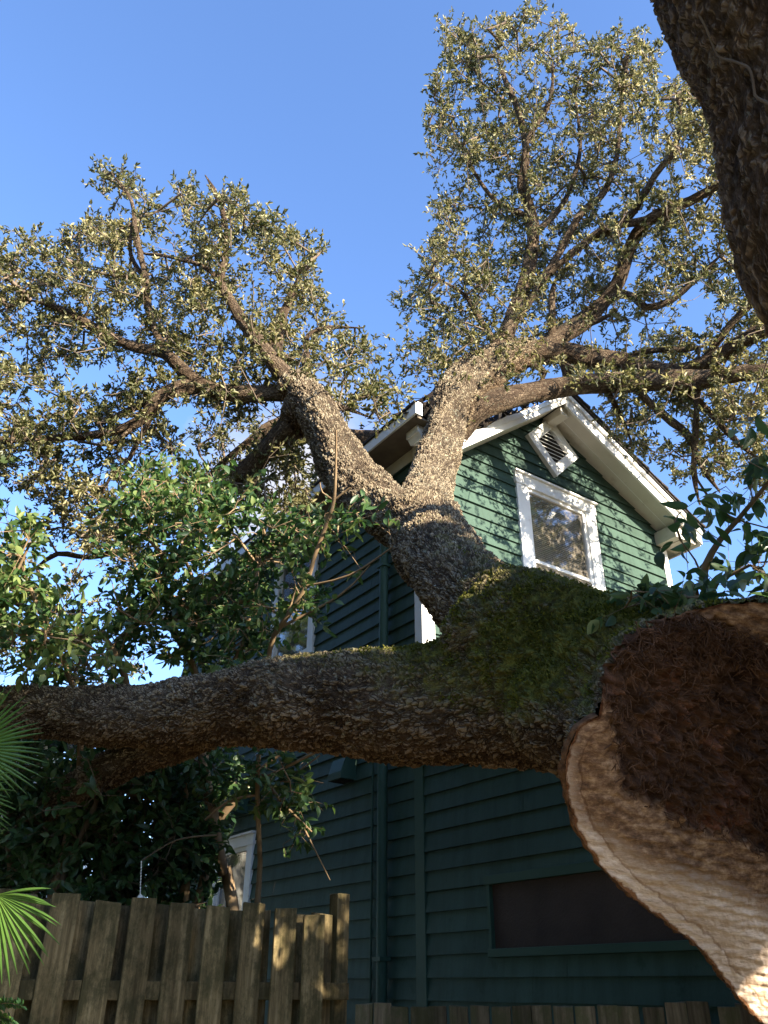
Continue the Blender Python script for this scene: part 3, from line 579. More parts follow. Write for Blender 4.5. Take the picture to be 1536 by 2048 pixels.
jit = np.convolve(gq.normal(size=nO*3), np.ones(3)/3, 'same')[nO:2*nO]*.0035
Oc = Oc+(Oc-cen)/np.linalg.norm(Oc-cen, axis=1)[:, None]*jit[:, None]
# flared butt: loft from outline back into the trunk tube
tc_ = T[1, :3]; tax = T[2, :3]-T[0, :3]; tax /= np.linalg.norm(tax); rings = []
idx = np.arange(0, nO, 4); base = CP+Oc[idx][:, :1]*ca+Oc[idx][:, 1:]*cb+cn*.0
cw = CP+cen[0]*ca+cen[1]*cb
dv = base-cw; dperp = dv-np.outer(dv@tax, tax); dperp /= np.linalg.norm(dperp, axis=1)[:, None]
tgt = tc_+dperp*.30
for k in range(7):
    q = k/6; w_ = q**.8; rings.append(base*(1-w_)+tgt*w_+(-cn*.14*math.sin(math.pi*q)) if k else base)
V = np.concatenate(rings+[cw[None], tc_[None]]); n = len(idx); F = []
for k in range(6):
    for j in range(n): F.append((k*n+j, k*n+(j+1) % n, (k+1)*n+(j+1) % n, (k+1)*n+j))
F += [(7*n, (j+1) % n, j) for j in range(n)]+[(7*n+1, 6*n+j, 6*n+(j+1) % n) for j in range(n)]
union = [mesh(V, F)]
CH = []
for k, (P4, wob, s0) in enumerate(((T, .05, 0), (U, .06, 31.), (LL, .07, 57.), (SB, .06, 83.))):
    V, F, bc, P, r, s, Tt, A, B = tube(P4, 28, .06, wob, k, s0)
    CH.append((P, r, s, A, B)); nn = len(V); seg = 28
    F = [tuple(f) for f in F.tolist()]+[tuple(range(seg))[::-1], tuple(range(nn-seg, nn))]
    union.append(mesh(V, F))
V, F, *_ = tube(KN, 28, .06, .04, 9); nn = len(V); union.append(mesh(V, [tuple(f) for f in F.tolist()]+[tuple(range(28))[::-1], tuple(range(nn-28, nn))]))
# swellings / burls
def blob(px, py, d, r, sc=(1, 1, 1)):
    import bmesh
    bm = bmesh.new(); bmesh.ops.create_icosphere(bm, subdivisions=3, radius=1)
    c = at(px, py, d)
    for v in bm.verts: v.co = Vector(c+RT*v.co.x*r*sc[0]+UP*v.co.y*r*sc[1]+FW*v.co.z*r*sc[2])
    me = bpy.data.meshes.new('b'); bm.to_mesh(me); bm.free(); return me
union += [blob(640, 1405, 4.15, .235, (1.5, 1, 1)), blob(1010, 1285, 3.85, .27, (1.1, 1., .9)), blob(850, 1045, 5.75, .26, (1, .9, 1)), blob(1190, 1420, 3.35, .30, (1.2, .9, 1)), blob(905, 815, 9.05, .27, (1, 1.1, 1)), blob(590, 775, 7.85, .16, (1, 1, 1)), blob(595, 830, 7.75, .17, (.9, 1.2, 1))]
tmp = bpy.data.meshes.new('u'); VV = []; FF = []; base_i = 0
for me in union:
    VV += [v.co[:] for v in me.vertices]; FF += [tuple(base_i+i for i in p.vertices) for p in me.polygons]; base_i += len(me.vertices); bpy.data.meshes.remove(me)
tmp.from_pydata(VV, [], FF); to = bpy.data.objects.new('u', tmp); COL.objects.link(to)
md = to.modifiers.new('r', 'REMESH'); md.mode = 'VOXEL'; md.voxel_size = .0125; md.use_smooth_shade = True
ms2 = to.modifiers.new('s', 'SMOOTH'); ms2.factor = .5; ms2.iterations = 8
dg_ = bpy.context.evaluated_depsgraph_get(); ev = to.evaluated_get(dg_); body = bpy.data.meshes.new_from_object(ev)
import bmesh
bm = bmesh.new(); bm.from_mesh(body); bmesh.ops.delete(bm, geom=[v for v in bm.verts if (np.array(v.co)-CP)@cn > -.022], context='VERTS'); bm.to_mesh(body); bm.free()
bpy.data.objects.remove(to); bpy.data.meshes.remove(tmp)
nv = len(body.vertices); co = np.zeros(nv*3, np.float32); body.vertices.foreach_get('co', co); co = co.reshape(-1, 3).astype(float)
nrm = np.zeros(nv*3, np.float32); body.vertices.foreach_get('normal', nrm); nrm = nrm.reshape(-1, 3)
def barkcoords(co, CH):
    best = np.full(len(co), 1e9); bc = np.zeros((len(co), 3))
    for P, r, s, A, B in CH:
        st = 2; Ps = P[::st]; rs = r[::st]
        for a in range(0, len(co), 40000):
            q = co[a:a+40000]; d = np.linalg.norm(q[:, None]-Ps[None], axis=2)/rs[None]; i = d.argmin(1); dm_ = d[np.arange(len(q)), i]
            i2 = i*st; Tn = np.gradient(P, axis=0); Tn /= np.linalg.norm(Tn, axis=1)[:, None]
            rel = q-P[i2]; al = (rel*Tn[i2]).sum(1); x = (rel*A[i2]).sum(1); y = (rel*B[i2]).sum(1)
            m = dm_ < best[a:a+40000]
            new = np.stack([s[i2]+al, x, y], -1); bb = best[a:a+40000]; cc = bc[a:a+40000]
            cc[m] = new[m]; bb[m] = dm_[m]
    return bc
bc = barkcoords(co, CH); vattr(body, 'barkco', bc)
# moss grows on upper sides and round the fork
fk = at(1110, 1330, 3.35); fk2 = at(880, 1330, 3.8)
dm1 = np.linalg.norm((co-fk)*np.array([.8, 1, 1.1]), axis=1); dm2 = np.linalg.norm(co-fk2, axis=1)
up_ = nrm[:, 2]
moss = .40*np.clip(up_, -.6, 1)+.62*np.exp(-(dm1/.48)**2)+.25*np.exp(-(dm2/.45)**2)+.12
moss -= .5*np.clip((np.linalg.norm(co-fk, axis=1)-1.6)/2.5, 0, 1)
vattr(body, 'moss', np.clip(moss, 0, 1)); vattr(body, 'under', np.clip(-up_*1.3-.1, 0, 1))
root = at(1500, 1700, 2.9); root = np.array([root[0], root[1], root[2]])
oak = thing('fallen_oak', 'huge uprooted live oak leaning on the green house with its sawn butt facing the viewer', 'tree', root)
body.polygons.foreach_set('use_smooth', [True]*len(body.polygons))
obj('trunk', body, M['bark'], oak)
mg = np.random.default_rng(91); mv = np.clip(moss, 0, 1); cand = np.where(mv > .42)[0]; mg.shuffle(cand); cand = cand[:70000]
mn_ = np.array([noise.fractal(Vector(co[i]*9), .9, 2.1, 4) for i in cand]); keep = cand[(mv[cand]+.55*mn_+mg.normal(size=len(cand))*.06) > .75]
mm = np.repeat(keep, 2); MP = co[mm]+mg.normal(size=(len(mm), 3))*.005+nrm[mm]*.002; MD = nrm[mm]+mg.normal(size=(len(mm), 3))*.7
M['moss'] = leaf_mat('moss_tuft', (.040, .050, .012), (.12, .13, .026), (.30, .28, .06), .25, .8, .1); print('moss', len(mm))
o_ = leaf_obj('moss', MP, MD, .016, .008, M['moss'], oak, mg, tint=(.42, .18), patch=7.); o_['kind'] = 'stuff'
print('body verts', nv)
# sawn face -----------------------------------------------------------
HEART = [(1225, 1436), (1218, 1500), (1222, 1560), (1258, 1590), (1290, 1610), (1335, 1645), (1400, 1668), (1480, 1690), (1570, 1740), (1700, 1900), (1900, 1950), (2100, 1850), (2150, 1600), (2050, 1400), (1900, 1320), (1700, 1300), (1560, 1290), (1500, 1270), (1430, 1240), (1340, 1200), (1200, 1180), (1150, 1300), (1200, 1400)]
Hc = np.array([loc2(oncut(*p)) for p in HEART])
def sdist(P, poly):
    d = np.full(len(P), 1e9)
    for i in range(len(poly)):
        a = poly[i]; b_ = poly[(i+1) % len(poly)]; ab = b_-a; t = np.clip(((P-a)@ab)/(ab@ab), 0, 1); d = np.minimum(d, np.linalg.norm(P-(a+t[:, None]*ab), axis=1))
    return np.where(in_poly(P[:, 0], P[:, 1], poly), d, -d)
# warped radial grid whose spokes thin towards a point inside the visible part
c0 = loc2(oncut(1500, 1560)); nr = 150
ts = np.linspace(0, 1, nr)[1:]**.85; ts[0] = 1e-4
R_ = c0+(Oc[None]-c0)*ts[:, None, None]; Pf = np.concatenate([c0[None], R_.reshape(-1, 2)])
sh = sdist(Pf, Hc)
so = np.concatenate([[1.], np.repeat(1-ts, nO)])
hd = np.zeros(len(Pf)); wd = np.zeros(len(Pf))
LV = lambda x, y, z: noise.fractal(Vector((x, y, z)), .9, 2.1, 5)
for i, (x, y) in enumerate(Pf):
    nz = noise.fractal(Vector((x*9, y*9, 3.)), .8, 2.2, 4); wv = sh[i]+.045*nz
    hk = min(1, max(0, wv/.05+.2)); r2 = noise.fractal(Vector((x*26+y*10, y*30-x*8, 1.)), .75, 2.1, 6)
    a_ = math.atan2(y-c0[1], x-c0[0]); saw = math.sin((x*.15+y*1.0)*150+4*noise.noise(Vector((x*6, y*6, 0))))*.0016+noise.noise(Vector((x*8, y*70, 2)))*.004
    rgh = noise.turbulence(Vector((x*16, y*16, 5.)), 5, False)*.022
    hd[i] = hk*(-.022+.036*r2+rgh*1.5)+(1-hk)*(saw+.004*r2); wd[i] = hk
P3 = CP+Pf[:, :1]*ca+Pf[:, 1:]*cb+cn*hd[:, None]
edge = P3[-nO:]; eo = (Oc-cen)/np.linalg.norm(Oc-cen, axis=1)[:, None]; back = CP+(Oc[:, :1]+eo[:, :1]*.004)*ca+(Oc[:, 1:]+eo[:, 1:]*.004)*cb-cn*.11
j = np.arange(nO); j2 = (j+1) % nO; Fq = [np.stack([1+k*nO+j, 1+k*nO+j2, 1+(k+1)*nO+j2, 1+(k+1)*nO+j], -1) for k in range(nr-2)]
Fq = np.concatenate(Fq+[np.stack([np.zeros(nO, int), np.zeros(nO, int), 1+j, 1+j2], -1)][:1-1] if False else Fq)
me = mesh_np(P3, Fq, True)
vattr(me, 'heart', wd); vattr(me, 'rimd', np.concatenate([[1.], np.repeat(1-ts, nO)])); dist_rim = np.abs(sdist(Pf, Oc[::3])); vattr(me, 'rimm', dist_rim)
vattr(me, 'cut', np.concatenate([Pf, np.zeros((len(Pf), 1))], 1))
shb = np.clip(1+sh/.25, 0, 1)*(1-wd); vattr(me, 'brown', shb)
m, nt, bs = mat('sawn_oak_wood', .8, .2); L = nt.links.new
cu = N(nt, 'ShaderNodeAttribute', attribute_name='cut').outputs['Vector']; he = N(nt, 'ShaderNodeAttribute', attribute_name='heart'); br = N(nt, 'ShaderNodeAttribute', attribute_name='brown'); rm = N(nt, 'ShaderNodeAttribute', attribute_name='rimm')
g1 = noise_n(nt, 1, 8, cu, .7, (9, 46, 1)); r1 = ramp(nt, g1.outputs[0], [(.30, (.36, .24, .15)), (.45, (.70, .53, .41)), (.62, (.84, .68, .55)), (.8, (.90, .77, .66))])
g2 = noise_n(nt, 15, 8, cu, .72, (1, 1.6, 1)); r2 = ramp(nt, g2.outputs[0], [(.30, (.026, .016, .013)), (.46, (.075, .042, .031)), (.58, (.14, .078, .053)), (.74, (.33, .19, .115))])
g3 = noise_n(nt, 1, 8, cu, .72, (14, 30, 1)); r3 = ramp(nt, g3.outputs[0], [(.34, (.06, .033, .020)), (.48, (.20, .115, .07)), (.60, (.40, .26, .165)), (.7, (.60, .44, .31))])
q = N(nt, 'ShaderNodeMath', operation='MULTIPLY_ADD', i={1: 1.6}); L(g3.outputs[0], q.inputs[0]); sub = N(nt, 'ShaderNodeMath', operation='MULTIPLY_ADD', i={1: 1.9, 2: -.78}); L(br.outputs['Fac'], sub.inputs[0]); L(sub.outputs[0], q.inputs[2]); qc = N(nt, 'ShaderNodeMapRange', i={1: .25, 2: .95}); L(q.outputs[0], qc.inputs[0])
a1 = N(nt, 'ShaderNodeMixRGB'); L(qc.outputs[0], a1.inputs[0]); L(r1.outputs[0], a1.inputs[1]); L(r3.outputs[0], a1.inputs[2])
hh = N(nt, 'ShaderNodeMath', operation='MULTIPLY_ADD', i={1: .5, 2: -.25}); L(g2.outputs[0], hh.inputs[0]); h4 = N(nt, 'ShaderNodeMath', operation='ADD'); L(hh.outputs[0], h4.inputs[0]); L(he.outputs['Fac'], h4.inputs[1]); hc = N(nt, 'ShaderNodeMapRange', i={1: .3, 2: .7}); L(h4.outputs[0], hc.inputs[0])
g5 = noise_n(nt, 3.2, 5, cu, .6); r5 = ramp(nt, g5.outputs[0], [(.35, (.55, .5, .5)), (.5, (1, .95, .9)), (.66, (1.7, 1.25, 1.1))]); hv = N(nt, 'ShaderNodeMixRGB', blend_type='MULTIPLY', i={0: 1.}); L(r2.outputs[0], hv.inputs[1]); L(r5.outputs[0], hv.inputs[2])
a2 = N(nt, 'ShaderNodeMixRGB'); L(hc.outputs[0], a2.inputs[0]); L(a1.outputs[0], a2.inputs[1]); L(hv.outputs[0], a2.inputs[2])
# ring line between the sapwood band and the inner wood
rn = noise_n(nt, 14, 4, cu); ro_ = N(nt, 'ShaderNodeMath', operation='MULTIPLY_ADD', i={1: .05, 2: -.025}); L(rn.outputs[0], ro_.inputs[0]); rs = N(nt, 'ShaderNodeMath', operation='ADD'); L(rm.outputs['Fac'], rs.inputs[0]); L(ro_.outputs[0], rs.inputs[1])
rr = ramp(nt, rs.outputs[0], [(0, (.35, .2, .11)), (.006, (.30, .17, .09)), (.009, (1, 1, 1)), (.052, (1, 1, 1)), (.056, (.35, .22, .13)), (.061, (.80, .74, .66)), (.1, (.92, .88, .82)), (.2, (1, 1, 1))])
a3 = N(nt, 'ShaderNodeMixRGB', blend_type='MULTIPLY'); inv = N(nt, 'ShaderNodeMath', operation='SUBTRACT', i={0: 1.}); L(hc.outputs[0], inv.inputs[1]); L(inv.outputs[0], a3.inputs[0]); L(a2.outputs[0], a3.inputs[1]); L(rr.outputs[0], a3.inputs[2]); L(a3.outputs[0], bs.inputs['Base Color'])
bp = N(nt, 'ShaderNodeBump', i={'Strength': .8, 'Distance': .012}); ba = N(nt, 'ShaderNodeMath', operation='ADD'); L(g1.outputs[0], ba.inputs[0]); L(g2.outputs[0], ba.inputs[1]); L(ba.outputs[0], bp.inputs['Height']); L(bp.outputs[0], bs.inputs['Normal'])
M['cut'] = m
cf = obj('cut_face', me, m, oak, label='sawn end of the trunk with pale sapwood round a dark rotten red brown heart')
# bark rim round the sawn face
rim_v = []; 
for q, (ro2, bk) in enumerate(((-.002, -.006), (.002, .001), (.006, -.004), (.008, -.014), (.0, -.034))):
    jj = np.convolve(gq.normal(size=nO*3), np.ones(3)/3, 'same')[nO:2*nO]*.0075
    rim_v.append(CP+(Oc[:, :1]+eo[:, :1]*(ro2+jj[:, None]*(q > 0)))*ca+(Oc[:, 1:]+eo[:, 1:]*(ro2+jj[:, None]*(q > 0)))*cb+cn*bk)
rv = np.concatenate(rim_v); jr = np.arange(int(nO*.0), int(np.argmin(np.linalg.norm(Oc-loc2(oncut(2100, 1310)), axis=1)))); Fr = np.concatenate([np.stack([k*nO+jr, k*nO+jr+1, (k+1)*nO+jr+1, (k+1)*nO+jr], -1) for k in range(4)])
M['rim'] = paint('torn_inner_bark', (.05, .026, .016), (.20, .10, .05), .9, .1, 40, bump=1.)
me = mesh_np(rv, Fr, True); obj('bark_rim', me, M['rim'], oak)
# fibres and crumbs hanging in the rotten heart
segs = []
for i in range(4200):
    px, py = gq.uniform(1205, 1560), (gq.uniform(1205, 1800) if i % 3 else gq.uniform(1200, 1330))
    l2 = loc2(oncut(px, py)); 
    if not in_poly(l2[None, 0], l2[None, 1], Hc)[0] or not in_poly(l2[None, 0], l2[None, 1], Oc[::3])[0]: continue
    p = CP+l2[0]*ca+l2[1]*cb+cn*gq.uniform(-.005, .02); d = gq.normal(size=3); d[2] -= .5; d = d/np.linalg.norm(d); L1 = gq.uniform(.008, .05)
    r_ = gq.uniform(.0006, .0030); segs.append([*p, r_, *(p+d*L1), r_*.6]); 
    if i % 6 == 0: segs.append([*(p+d*L1), r_*.6, *(p+d*L1+gq.normal(size=3)*.025), r_*.4])
M['fibre'] = paint('rotten_fibre', (.035, .020, .014), (.16, .085, .052), .9, .1, 14)
obj('wood_fibres', frusta(segs, 4), M['fibre'], cf)
# ------------------------------------------------------------------ traced limbs
LIMB = [
 # left crown
 [(600, 778, 7.85, 25), (570, 786, 7.9, 18), (500, 788, 8.0, 16), (440, 785, 8.1, 17), (400, 770, 8.15, 18), (370, 745, 8.2, 15), (330, 708, 8.35, 13), (270, 695, 8.5, 11), (200, 662, 8.7, 9), (130, 622, 8.8, 7), (60, 600, 8.9, 4)],
 [(395, 772, 8.15, 16), (350, 780, 8.1, 15), (312, 800, 8.0, 14), (290, 835, 8.0, 13), (250, 855, 8.0, 10), (200, 868, 8.0, 9), (100, 876, 8.0, 6), (0, 880, 7.9, 5), (-80, 860, 7.9, 3)],
 [(270, 850, 8.0, 7), (220, 890, 7.9, 5), (150, 880, 8, 4)],
 [(300, 800, 8.05, 10), (240, 830, 8.1, 8), (200, 850, 8.2, 6)],
 [(335, 712, 8.35, 10), (312, 665, 8.45, 9), (295, 612, 8.6, 9), (290, 550, 8.7, 7), (272, 470, 8.9, 6), (262, 400, 9.0, 4), (222, 345, 9.1, 2.5)],
 [(292, 560, 8.7, 6), (262, 510, 8.9, 5), (264, 440, 9.0, 4)],
 [(598, 775, 7.85, 22), (562, 742, 7.9, 18), (530, 700, 8.0, 14), (490, 650, 8.15, 12), (455, 592, 8.3, 10), (440, 560, 8.4, 9), (452, 510, 8.5, 6), (450, 440, 8.6, 5), (428, 380, 8.7, 4), (410, 350, 8.8, 2.5)],
 [(442, 562, 8.4, 6), (400, 530, 8.5, 5), (330, 512, 8.7, 4), (270, 505, 8.9, 3)],
 [(598, 775, 7.85, 22), (560, 745, 8.2, 16), (548, 710, 8.5, 16), (556, 668, 8.7, 12), (572, 615, 8.9, 8), (590, 575, 9.1, 5), (600, 540, 9.2, 3)],
 [(612, 775, 7.9, 12), (613, 720, 8.1, 7), (616, 670, 8.3, 5), (660, 655, 8.4, 5), (728, 656, 8.4, 3)],
 [(625, 800, 7.8, 10), (680, 812, 7.9, 6), (740, 835, 8, 4)],
 [(590, 850, 7.75, 30), (560, 872, 7.8, 24), (538, 895, 7.85, 21), (500, 935, 8.0, 20), (462, 968, 8.1, 18), (420, 1003, 8.2, 15), (385, 1075, 8.4, 13), (335, 1150, 8.6, 12), (290, 1222, 8.8, 11), (240, 1285, 9, 9), (180, 1340, 9.2, 7)],
 [(585, 825, 7.8, 14), (545, 868, 7.9, 10), (515, 900, 8.0, 8), (490, 940, 8.2, 6)],
 [(520, 930, 7.95, 8), (515, 960, 7.9, 9), (500, 1010, 7.9, 8), (480, 1060, 7.9, 7)],
 [(310, 820, 8.0, 6), (250, 930, 7.9, 5), (225, 945, 7.9, 4), (200, 1000, 7.9, 3)],
 [(340, 1190, 8.6, 6), (270, 1105, 8.2, 7), (180, 1115, 8.2, 6), (115, 1108, 8.2, 6), (60, 1145, 8.2, 3)],
 [(905, 845, 9.9, 30), (830, 862, 10.6, 26), (750, 884, 10.7, 26), (690, 884, 10.6, 26), (640, 868, 10.3, 25), (560, 850, 10.0, 18), (490, 890, 9.8, 9), (420, 950, 9.7, 5), (380, 1000, 9.6, 2)],
 # right crown
 [(1040, 706, 9.9, 28), (1120, 705, 10.0, 23), (1180, 718, 9.9, 21), (1240, 723, 9.8, 20), (1300, 738, 9.6, 19), (1360, 742, 9.4, 18), (1420, 722, 9.2, 17), (1480, 687, 9.0, 16), (1540, 655, 8.8, 14), (1620, 620, 8.6, 12)],
 [(905, 862, 9.0, 34), (945, 824, 9.0, 26), (1000, 800, 9.15, 25), (1060, 787, 9.35, 24), (1125, 775, 9.5, 22), (1200, 766, 9.3, 21), (1300, 762, 9.1, 21), (1400, 760, 8.9, 20), (1470, 748, 8.7, 17), (1560, 735, 8.5, 15), (1660, 700, 8.3, 12)],
 [(1085, 702, 10.0, 22), (1110, 680, 10.1, 20), (1160, 648, 10.2, 19), (1205, 606, 10.3, 16), (1235, 565, 10.3, 15), (1252, 520, 10.3, 14), (1272, 470, 10.2, 13), (1312, 432, 10.1, 12), (1380, 402, 10.0, 9), (1450, 365, 9.9, 7), (1530, 350, 9.8, 5)],
 [(1212, 598, 10.3, 11), (1240, 590, 10.2, 9), (1270, 594, 10.1, 10), (1292, 614, 10.0, 9), (1340, 602, 9.9, 8), (1395, 555, 9.8, 8), (1440, 512, 9.7, 6)],
 [(1150, 655, 10.2, 8), (1200, 640, 10.1, 6), (1235, 622, 10, 5)],
 [(990, 718, 9.7, 26), (1018, 655, 9.9, 19), (1038, 605, 10.1, 17), (1055, 545, 10.3, 14), (1067, 470, 10.5, 12), (1060, 420, 10.6, 11), (1044, 370, 10.7, 11), (1052, 300, 10.9, 8), (1036, 220, 11.0, 6), (1010, 160, 11.1, 5), (990, 100, 11.2, 3)],
 [(1030, 640, 9.9, 12), (1070, 585, 10.1, 10), (1115, 512, 10.2, 9), (1160, 430, 10.3, 9), (1208, 385, 10.4, 7), (1232, 320, 10.5, 6), (1240, 240, 10.6, 5), (1250, 150, 10.7, 4), (1262, 80, 10.8, 2.5)],
 [(1100, 545, 10.2, 9), (1165, 490, 10.2, 9), (1215, 455, 10.1, 9), (1290, 440, 10.0, 8), (1350, 410, 9.9, 6)],
 [(1190, 480, 10.2, 8), (1262, 430, 10.1, 8), (1310, 350, 10.0, 8), (1345, 305, 9.9, 7), (1360, 240, 9.9, 5), (1350, 170, 9.9, 3)],
 [(1062, 430, 10.6, 7), (1050, 300, 10.5, 7), (1100, 200, 10.6, 5), (1105, 120, 10.7, 3)],
 [(1102, 700, 10.0, 12), (1104, 640, 10.1, 10), (1104, 590, 10.2, 8), (1112, 555, 10.3, 5)],
 [(1068, 470, 10.5, 8), (1130, 400, 10.6, 6), (1160, 300, 10.7, 5), (1150, 200, 10.8, 4)],
 [(1050, 430, 10.6, 6), (990, 400, 10.6, 5), (940, 330, 10.6, 4), (900, 250, 10.7, 2.5)],
 [(1000, 700, 9.7, 10), (960, 640, 9.8, 7), (930, 590, 9.9, 5), (880, 560, 10, 3)],
 [(1265, 765, 9.15, 9), (1295, 800, 9.1, 10), (1345, 845, 9.0, 10), (1375, 870, 9.0, 9), (1402, 930, 8.9, 8), (1440, 985, 8.8, 4)],
 [(1330, 765, 9.05, 10), (1395, 800, 9.0, 9), (1470, 880, 8.9, 6), (1530, 930, 8.8, 4)],
 [(1210, 770, 9.3, 7), (1240, 830, 9.3, 6), (1262, 880, 9.3, 4)],
 [(1395, 780, 8.9, 8), (1390, 880, 8.9, 8), (1388, 950, 8.9, 7), (1400, 1010, 8.8, 3)],
 [(1265, 708, 9.7, 7), (1320, 700, 9.6, 7), (1370, 700, 9.5, 6), (1420, 688, 9.4, 4)],
 [(1400, 735, 9.3, 10), (1430, 690, 9.2, 9), (1465, 645, 9.1, 9), (1510, 595, 9.0, 9), (1560, 520, 8.9, 7)],
 [(1300, 762, 9.1, 6), (1330, 740, 9.0, 6), (1345, 725, 9.0, 4)],
 [(1130, 715, 10.0, 16), (1136, 745, 10.0, 14), (1130, 780, 10.0, 13)],
 [(1060, 725, 9.8, 9), (1090, 745, 9.8, 8), (1075, 770, 9.8, 6)],
]
skL = []; skR = []; g_ = np.random.default_rng(21)
for k, rows in enumerate(LIMB):
    P4 = chain(rows); P4[:, 3] *= (.80 if rows[0][3] < 15 else .95); P4[-1, 3] *= .35; V, F, bc, P, r, s, *_ = tube(P4, 10 if rows[0][3] < 12 else 14, .10, .08, 100+k, k*3.1)
    me = mesh_np(V, F, True); vattr(me, 'barkco', bc); obj('limb' if rows[0][3] > 13 else 'branch', me, M['bark_thin'], oak)
    (skL if k < 17 else skR).append(P)
skL = np.concatenate(skL); skR = np.concatenate(skR)
def depth_of(p): return (p-EYE)@FW
def attractors(poly, n, g, skel, holes=(), sd=.5, lim=None, bias=.36):
    xy = sample_poly(poly, n, g, holes); D_ = (skel-EYE)@FW; X = 768+FPX*((skel-EYE)@RT)/D_; Y = 1024-FPX*((skel-EYE)@UP)/D_
    out = []
    for x, y in xy:
        if noise.fractal(Vector((x/62., y/62., 4.2)), 1., 2., 3) < -.27 and g.random() < .8: continue
        i = np.argmin((X-x)**2+(Y-y)**2); d = D_[i]+g.normal()*sd+bias
        out.append(at(x, y, max(d, lim or 0)))
    return np.array(out)
PL = [(-200, 500), (0, 478), (55, 450), (120, 466), (195, 440), (196, 350), (215, 332), (262, 338), (300, 392), (372, 372), (440, 380), (512, 396), (565, 440), (598, 470), (652, 505), (636, 566), (652, 610), (690, 640), (726, 690), (758, 730), (800, 762), (812, 830), (740, 850), (690, 850), (640, 800), (600, 850), (600, 900), (540, 1000), (440, 1020), (330, 1080), (250, 1130), (170, 1130), (90, 1075), (20, 1060), (0, 960), (-200, 950)]
HL = [(185, 755, 70, 35), (545, 965, 34, 22), (470, 895, 26, 30), (80, 800, 40, 22), (40, 1000, 40, 30), (360, 830, 34, 22), (0, 650, 18, 24), (150, 940, 30, 26), (250, 300, 20, 20), (330, 380, 12, 30)]
PR = [(882, 112), (892, 35), (950, 56), (1000, 30), (1040, 6), (1110, 25), (1142, 20), (1150, 92), (1205, 68), (1290, 62), (1332, 120), (1400, 170), (1590, 200), (1620, 700), (1560, 1000), (1440, 950), (1360, 965), (1290, 930), (1230, 880), (1180, 800), (1120, 740), (1000, 760), (900, 740), (812, 760), (806, 690), (880, 680), (870, 650), (792, 630), (800, 590), (826, 560), (830, 515), (882, 470), (870, 412), (912, 385), (952, 378), (912, 370), (870, 340), (846, 290), (850, 230), (862, 160)]
HR = [(1390, 612, 60, 34), (1335, 860, 46, 36), (1270, 660, 44, 22), (1330, 130, 22, 34), (1200, 670, 26, 14), (1440, 400, 14, 30), (960, 440, 26, 16), (1160, 120, 16, 16), (1190, 790, 30, 14), (1490, 560, 30, 30)]
PL2 = [(-60, 1130), (60, 1170), (140, 1150), (220, 1210), (300, 1230), (330, 1330), (200, 1372), (60, 1372), (-60, 1372)]
g_ = np.random.default_rng(33)
aL = attractors(PL, 1800, g_, skL, HL); aL2 = np.concatenate([attractors(PL2, 130, g_, skL, (), .4), attractors([(500, 930), (560, 890), (650, 930), (660, 1000), (560, 1040), (480, 1010)], 75, g_, skL, (), .3)])
sg, arr, par, tips = grow(skL, np.concatenate([aL, aL2]), .0042, g_, .2, .04, rmax=.03)
sg, P, D = twigs_leaves(sg, arr, par, tips, g_, 5, 10, .16, 0, 0, .0024)
obj('twigs', frusta(sg, 4), M['twig'], oak, kind='stuff')
P = P[(P-EYE)@FW > 6.2*0]; print('left leaves', len(P)); nP = len(P)
leaf_obj('crown', P, D[:nP], .053, .0215, M['oak_leaf'], oak, g_, tint=(.46, .26), curl=.2, fold=.3)
aR = attractors(PR, 2150, g_, skR, HR)
sg, arr, par, tips = grow(skR, aR, .0042, g_, .22, .045, rmax=.03)
sg, P, D = twigs_leaves(sg, arr, par, tips, g_, 5, 10, .17, 0, 0, .0024)
obj('twigs', frusta(sg, 4), M['twig'], oak, kind='stuff')
print('right leaves', len(P))
leaf_obj('crown', P, D, .055, .022, M['oak_leaf'], oak, g_, tint=(.48, .26), curl=.2, fold=.3)
# tufts on the big limbs
tf = [(900, 800, 9.0, 8), (870, 770, 9.1, 10), (940, 720, 9.3, 14), (1000, 690, 9.5, 14), (960, 760, 9.2, 6), (840, 740, 9.3, 14), (820, 720, 9.4, 8), (880, 740, 9.3, 10), (1060, 740, 9.6, 8), (790, 690, 9.5, 6)]
segs = []; P = []; D = []
for x, y, d, k in tf:
    for _ in range(int(k*1.4)):
        p = at(x+g_.normal()*26, y+g_.normal()*22-10, d+g_.normal()*.15-.15); dd = g_.normal(size=3)*.5+ZZ*.5; dd /= np.linalg.norm(dd); q = p+dd*.2; segs.append([*p, .003, *q, .0015])
        m_ = 9; P.append(p+dd*g_.uniform(.02, .22, (m_, 1))); D.append(dd+g_.normal(size=(m_, 3))*.7)
obj('twigs', frusta(segs, 4), M['twig'], oak, kind='stuff'); leaf_obj('crown', np.concatenate(P), np.concatenate(D), .055, .022, M['oak_leaf'], oak, g_, tint=(.38, .25), curl=.2)
# ------------------------------------------------------------------ standing oak
ST = np.array([[3.72, 4.7, -.1, .62], [3.62, 4.45, .35, .52], [3.30, 3.95, 1.5, .47], [2.75, 3.15, 2.8, .46], [2.36, 2.52, 3.75, .47], [2.05, 2.05, 4.55, .52], [1.75, 1.5, 5.5, .60]])
e0 = at(1440, 0, 2.55); e1 = at(1510, 210, 2.5); e2 = at(1588, 450, 2.47); e3 = at(1715, 660, 2.45)
def off(p, r, dx=1., dy=-.0): return p+RT*r*dx+FW*r*.35
rr_ = [.50, .50, .50, .50]
SR = .425; ctr = [off(e0, SR), off(e1, SR), off(e2, SR), off(e3, SR)]
dn_ = ctr[3]-ctr[0]; dn_ /= np.linalg.norm(dn_)
bot = ctr[3]+(ctr[3]-ctr[1])*.9; gpt = np.array([bot[0]+.45, bot[1]+.35, -.1]); print('gpt', gpt, bot)
top_ = ctr[0]+(ctr[0]-ctr[1])*1.4
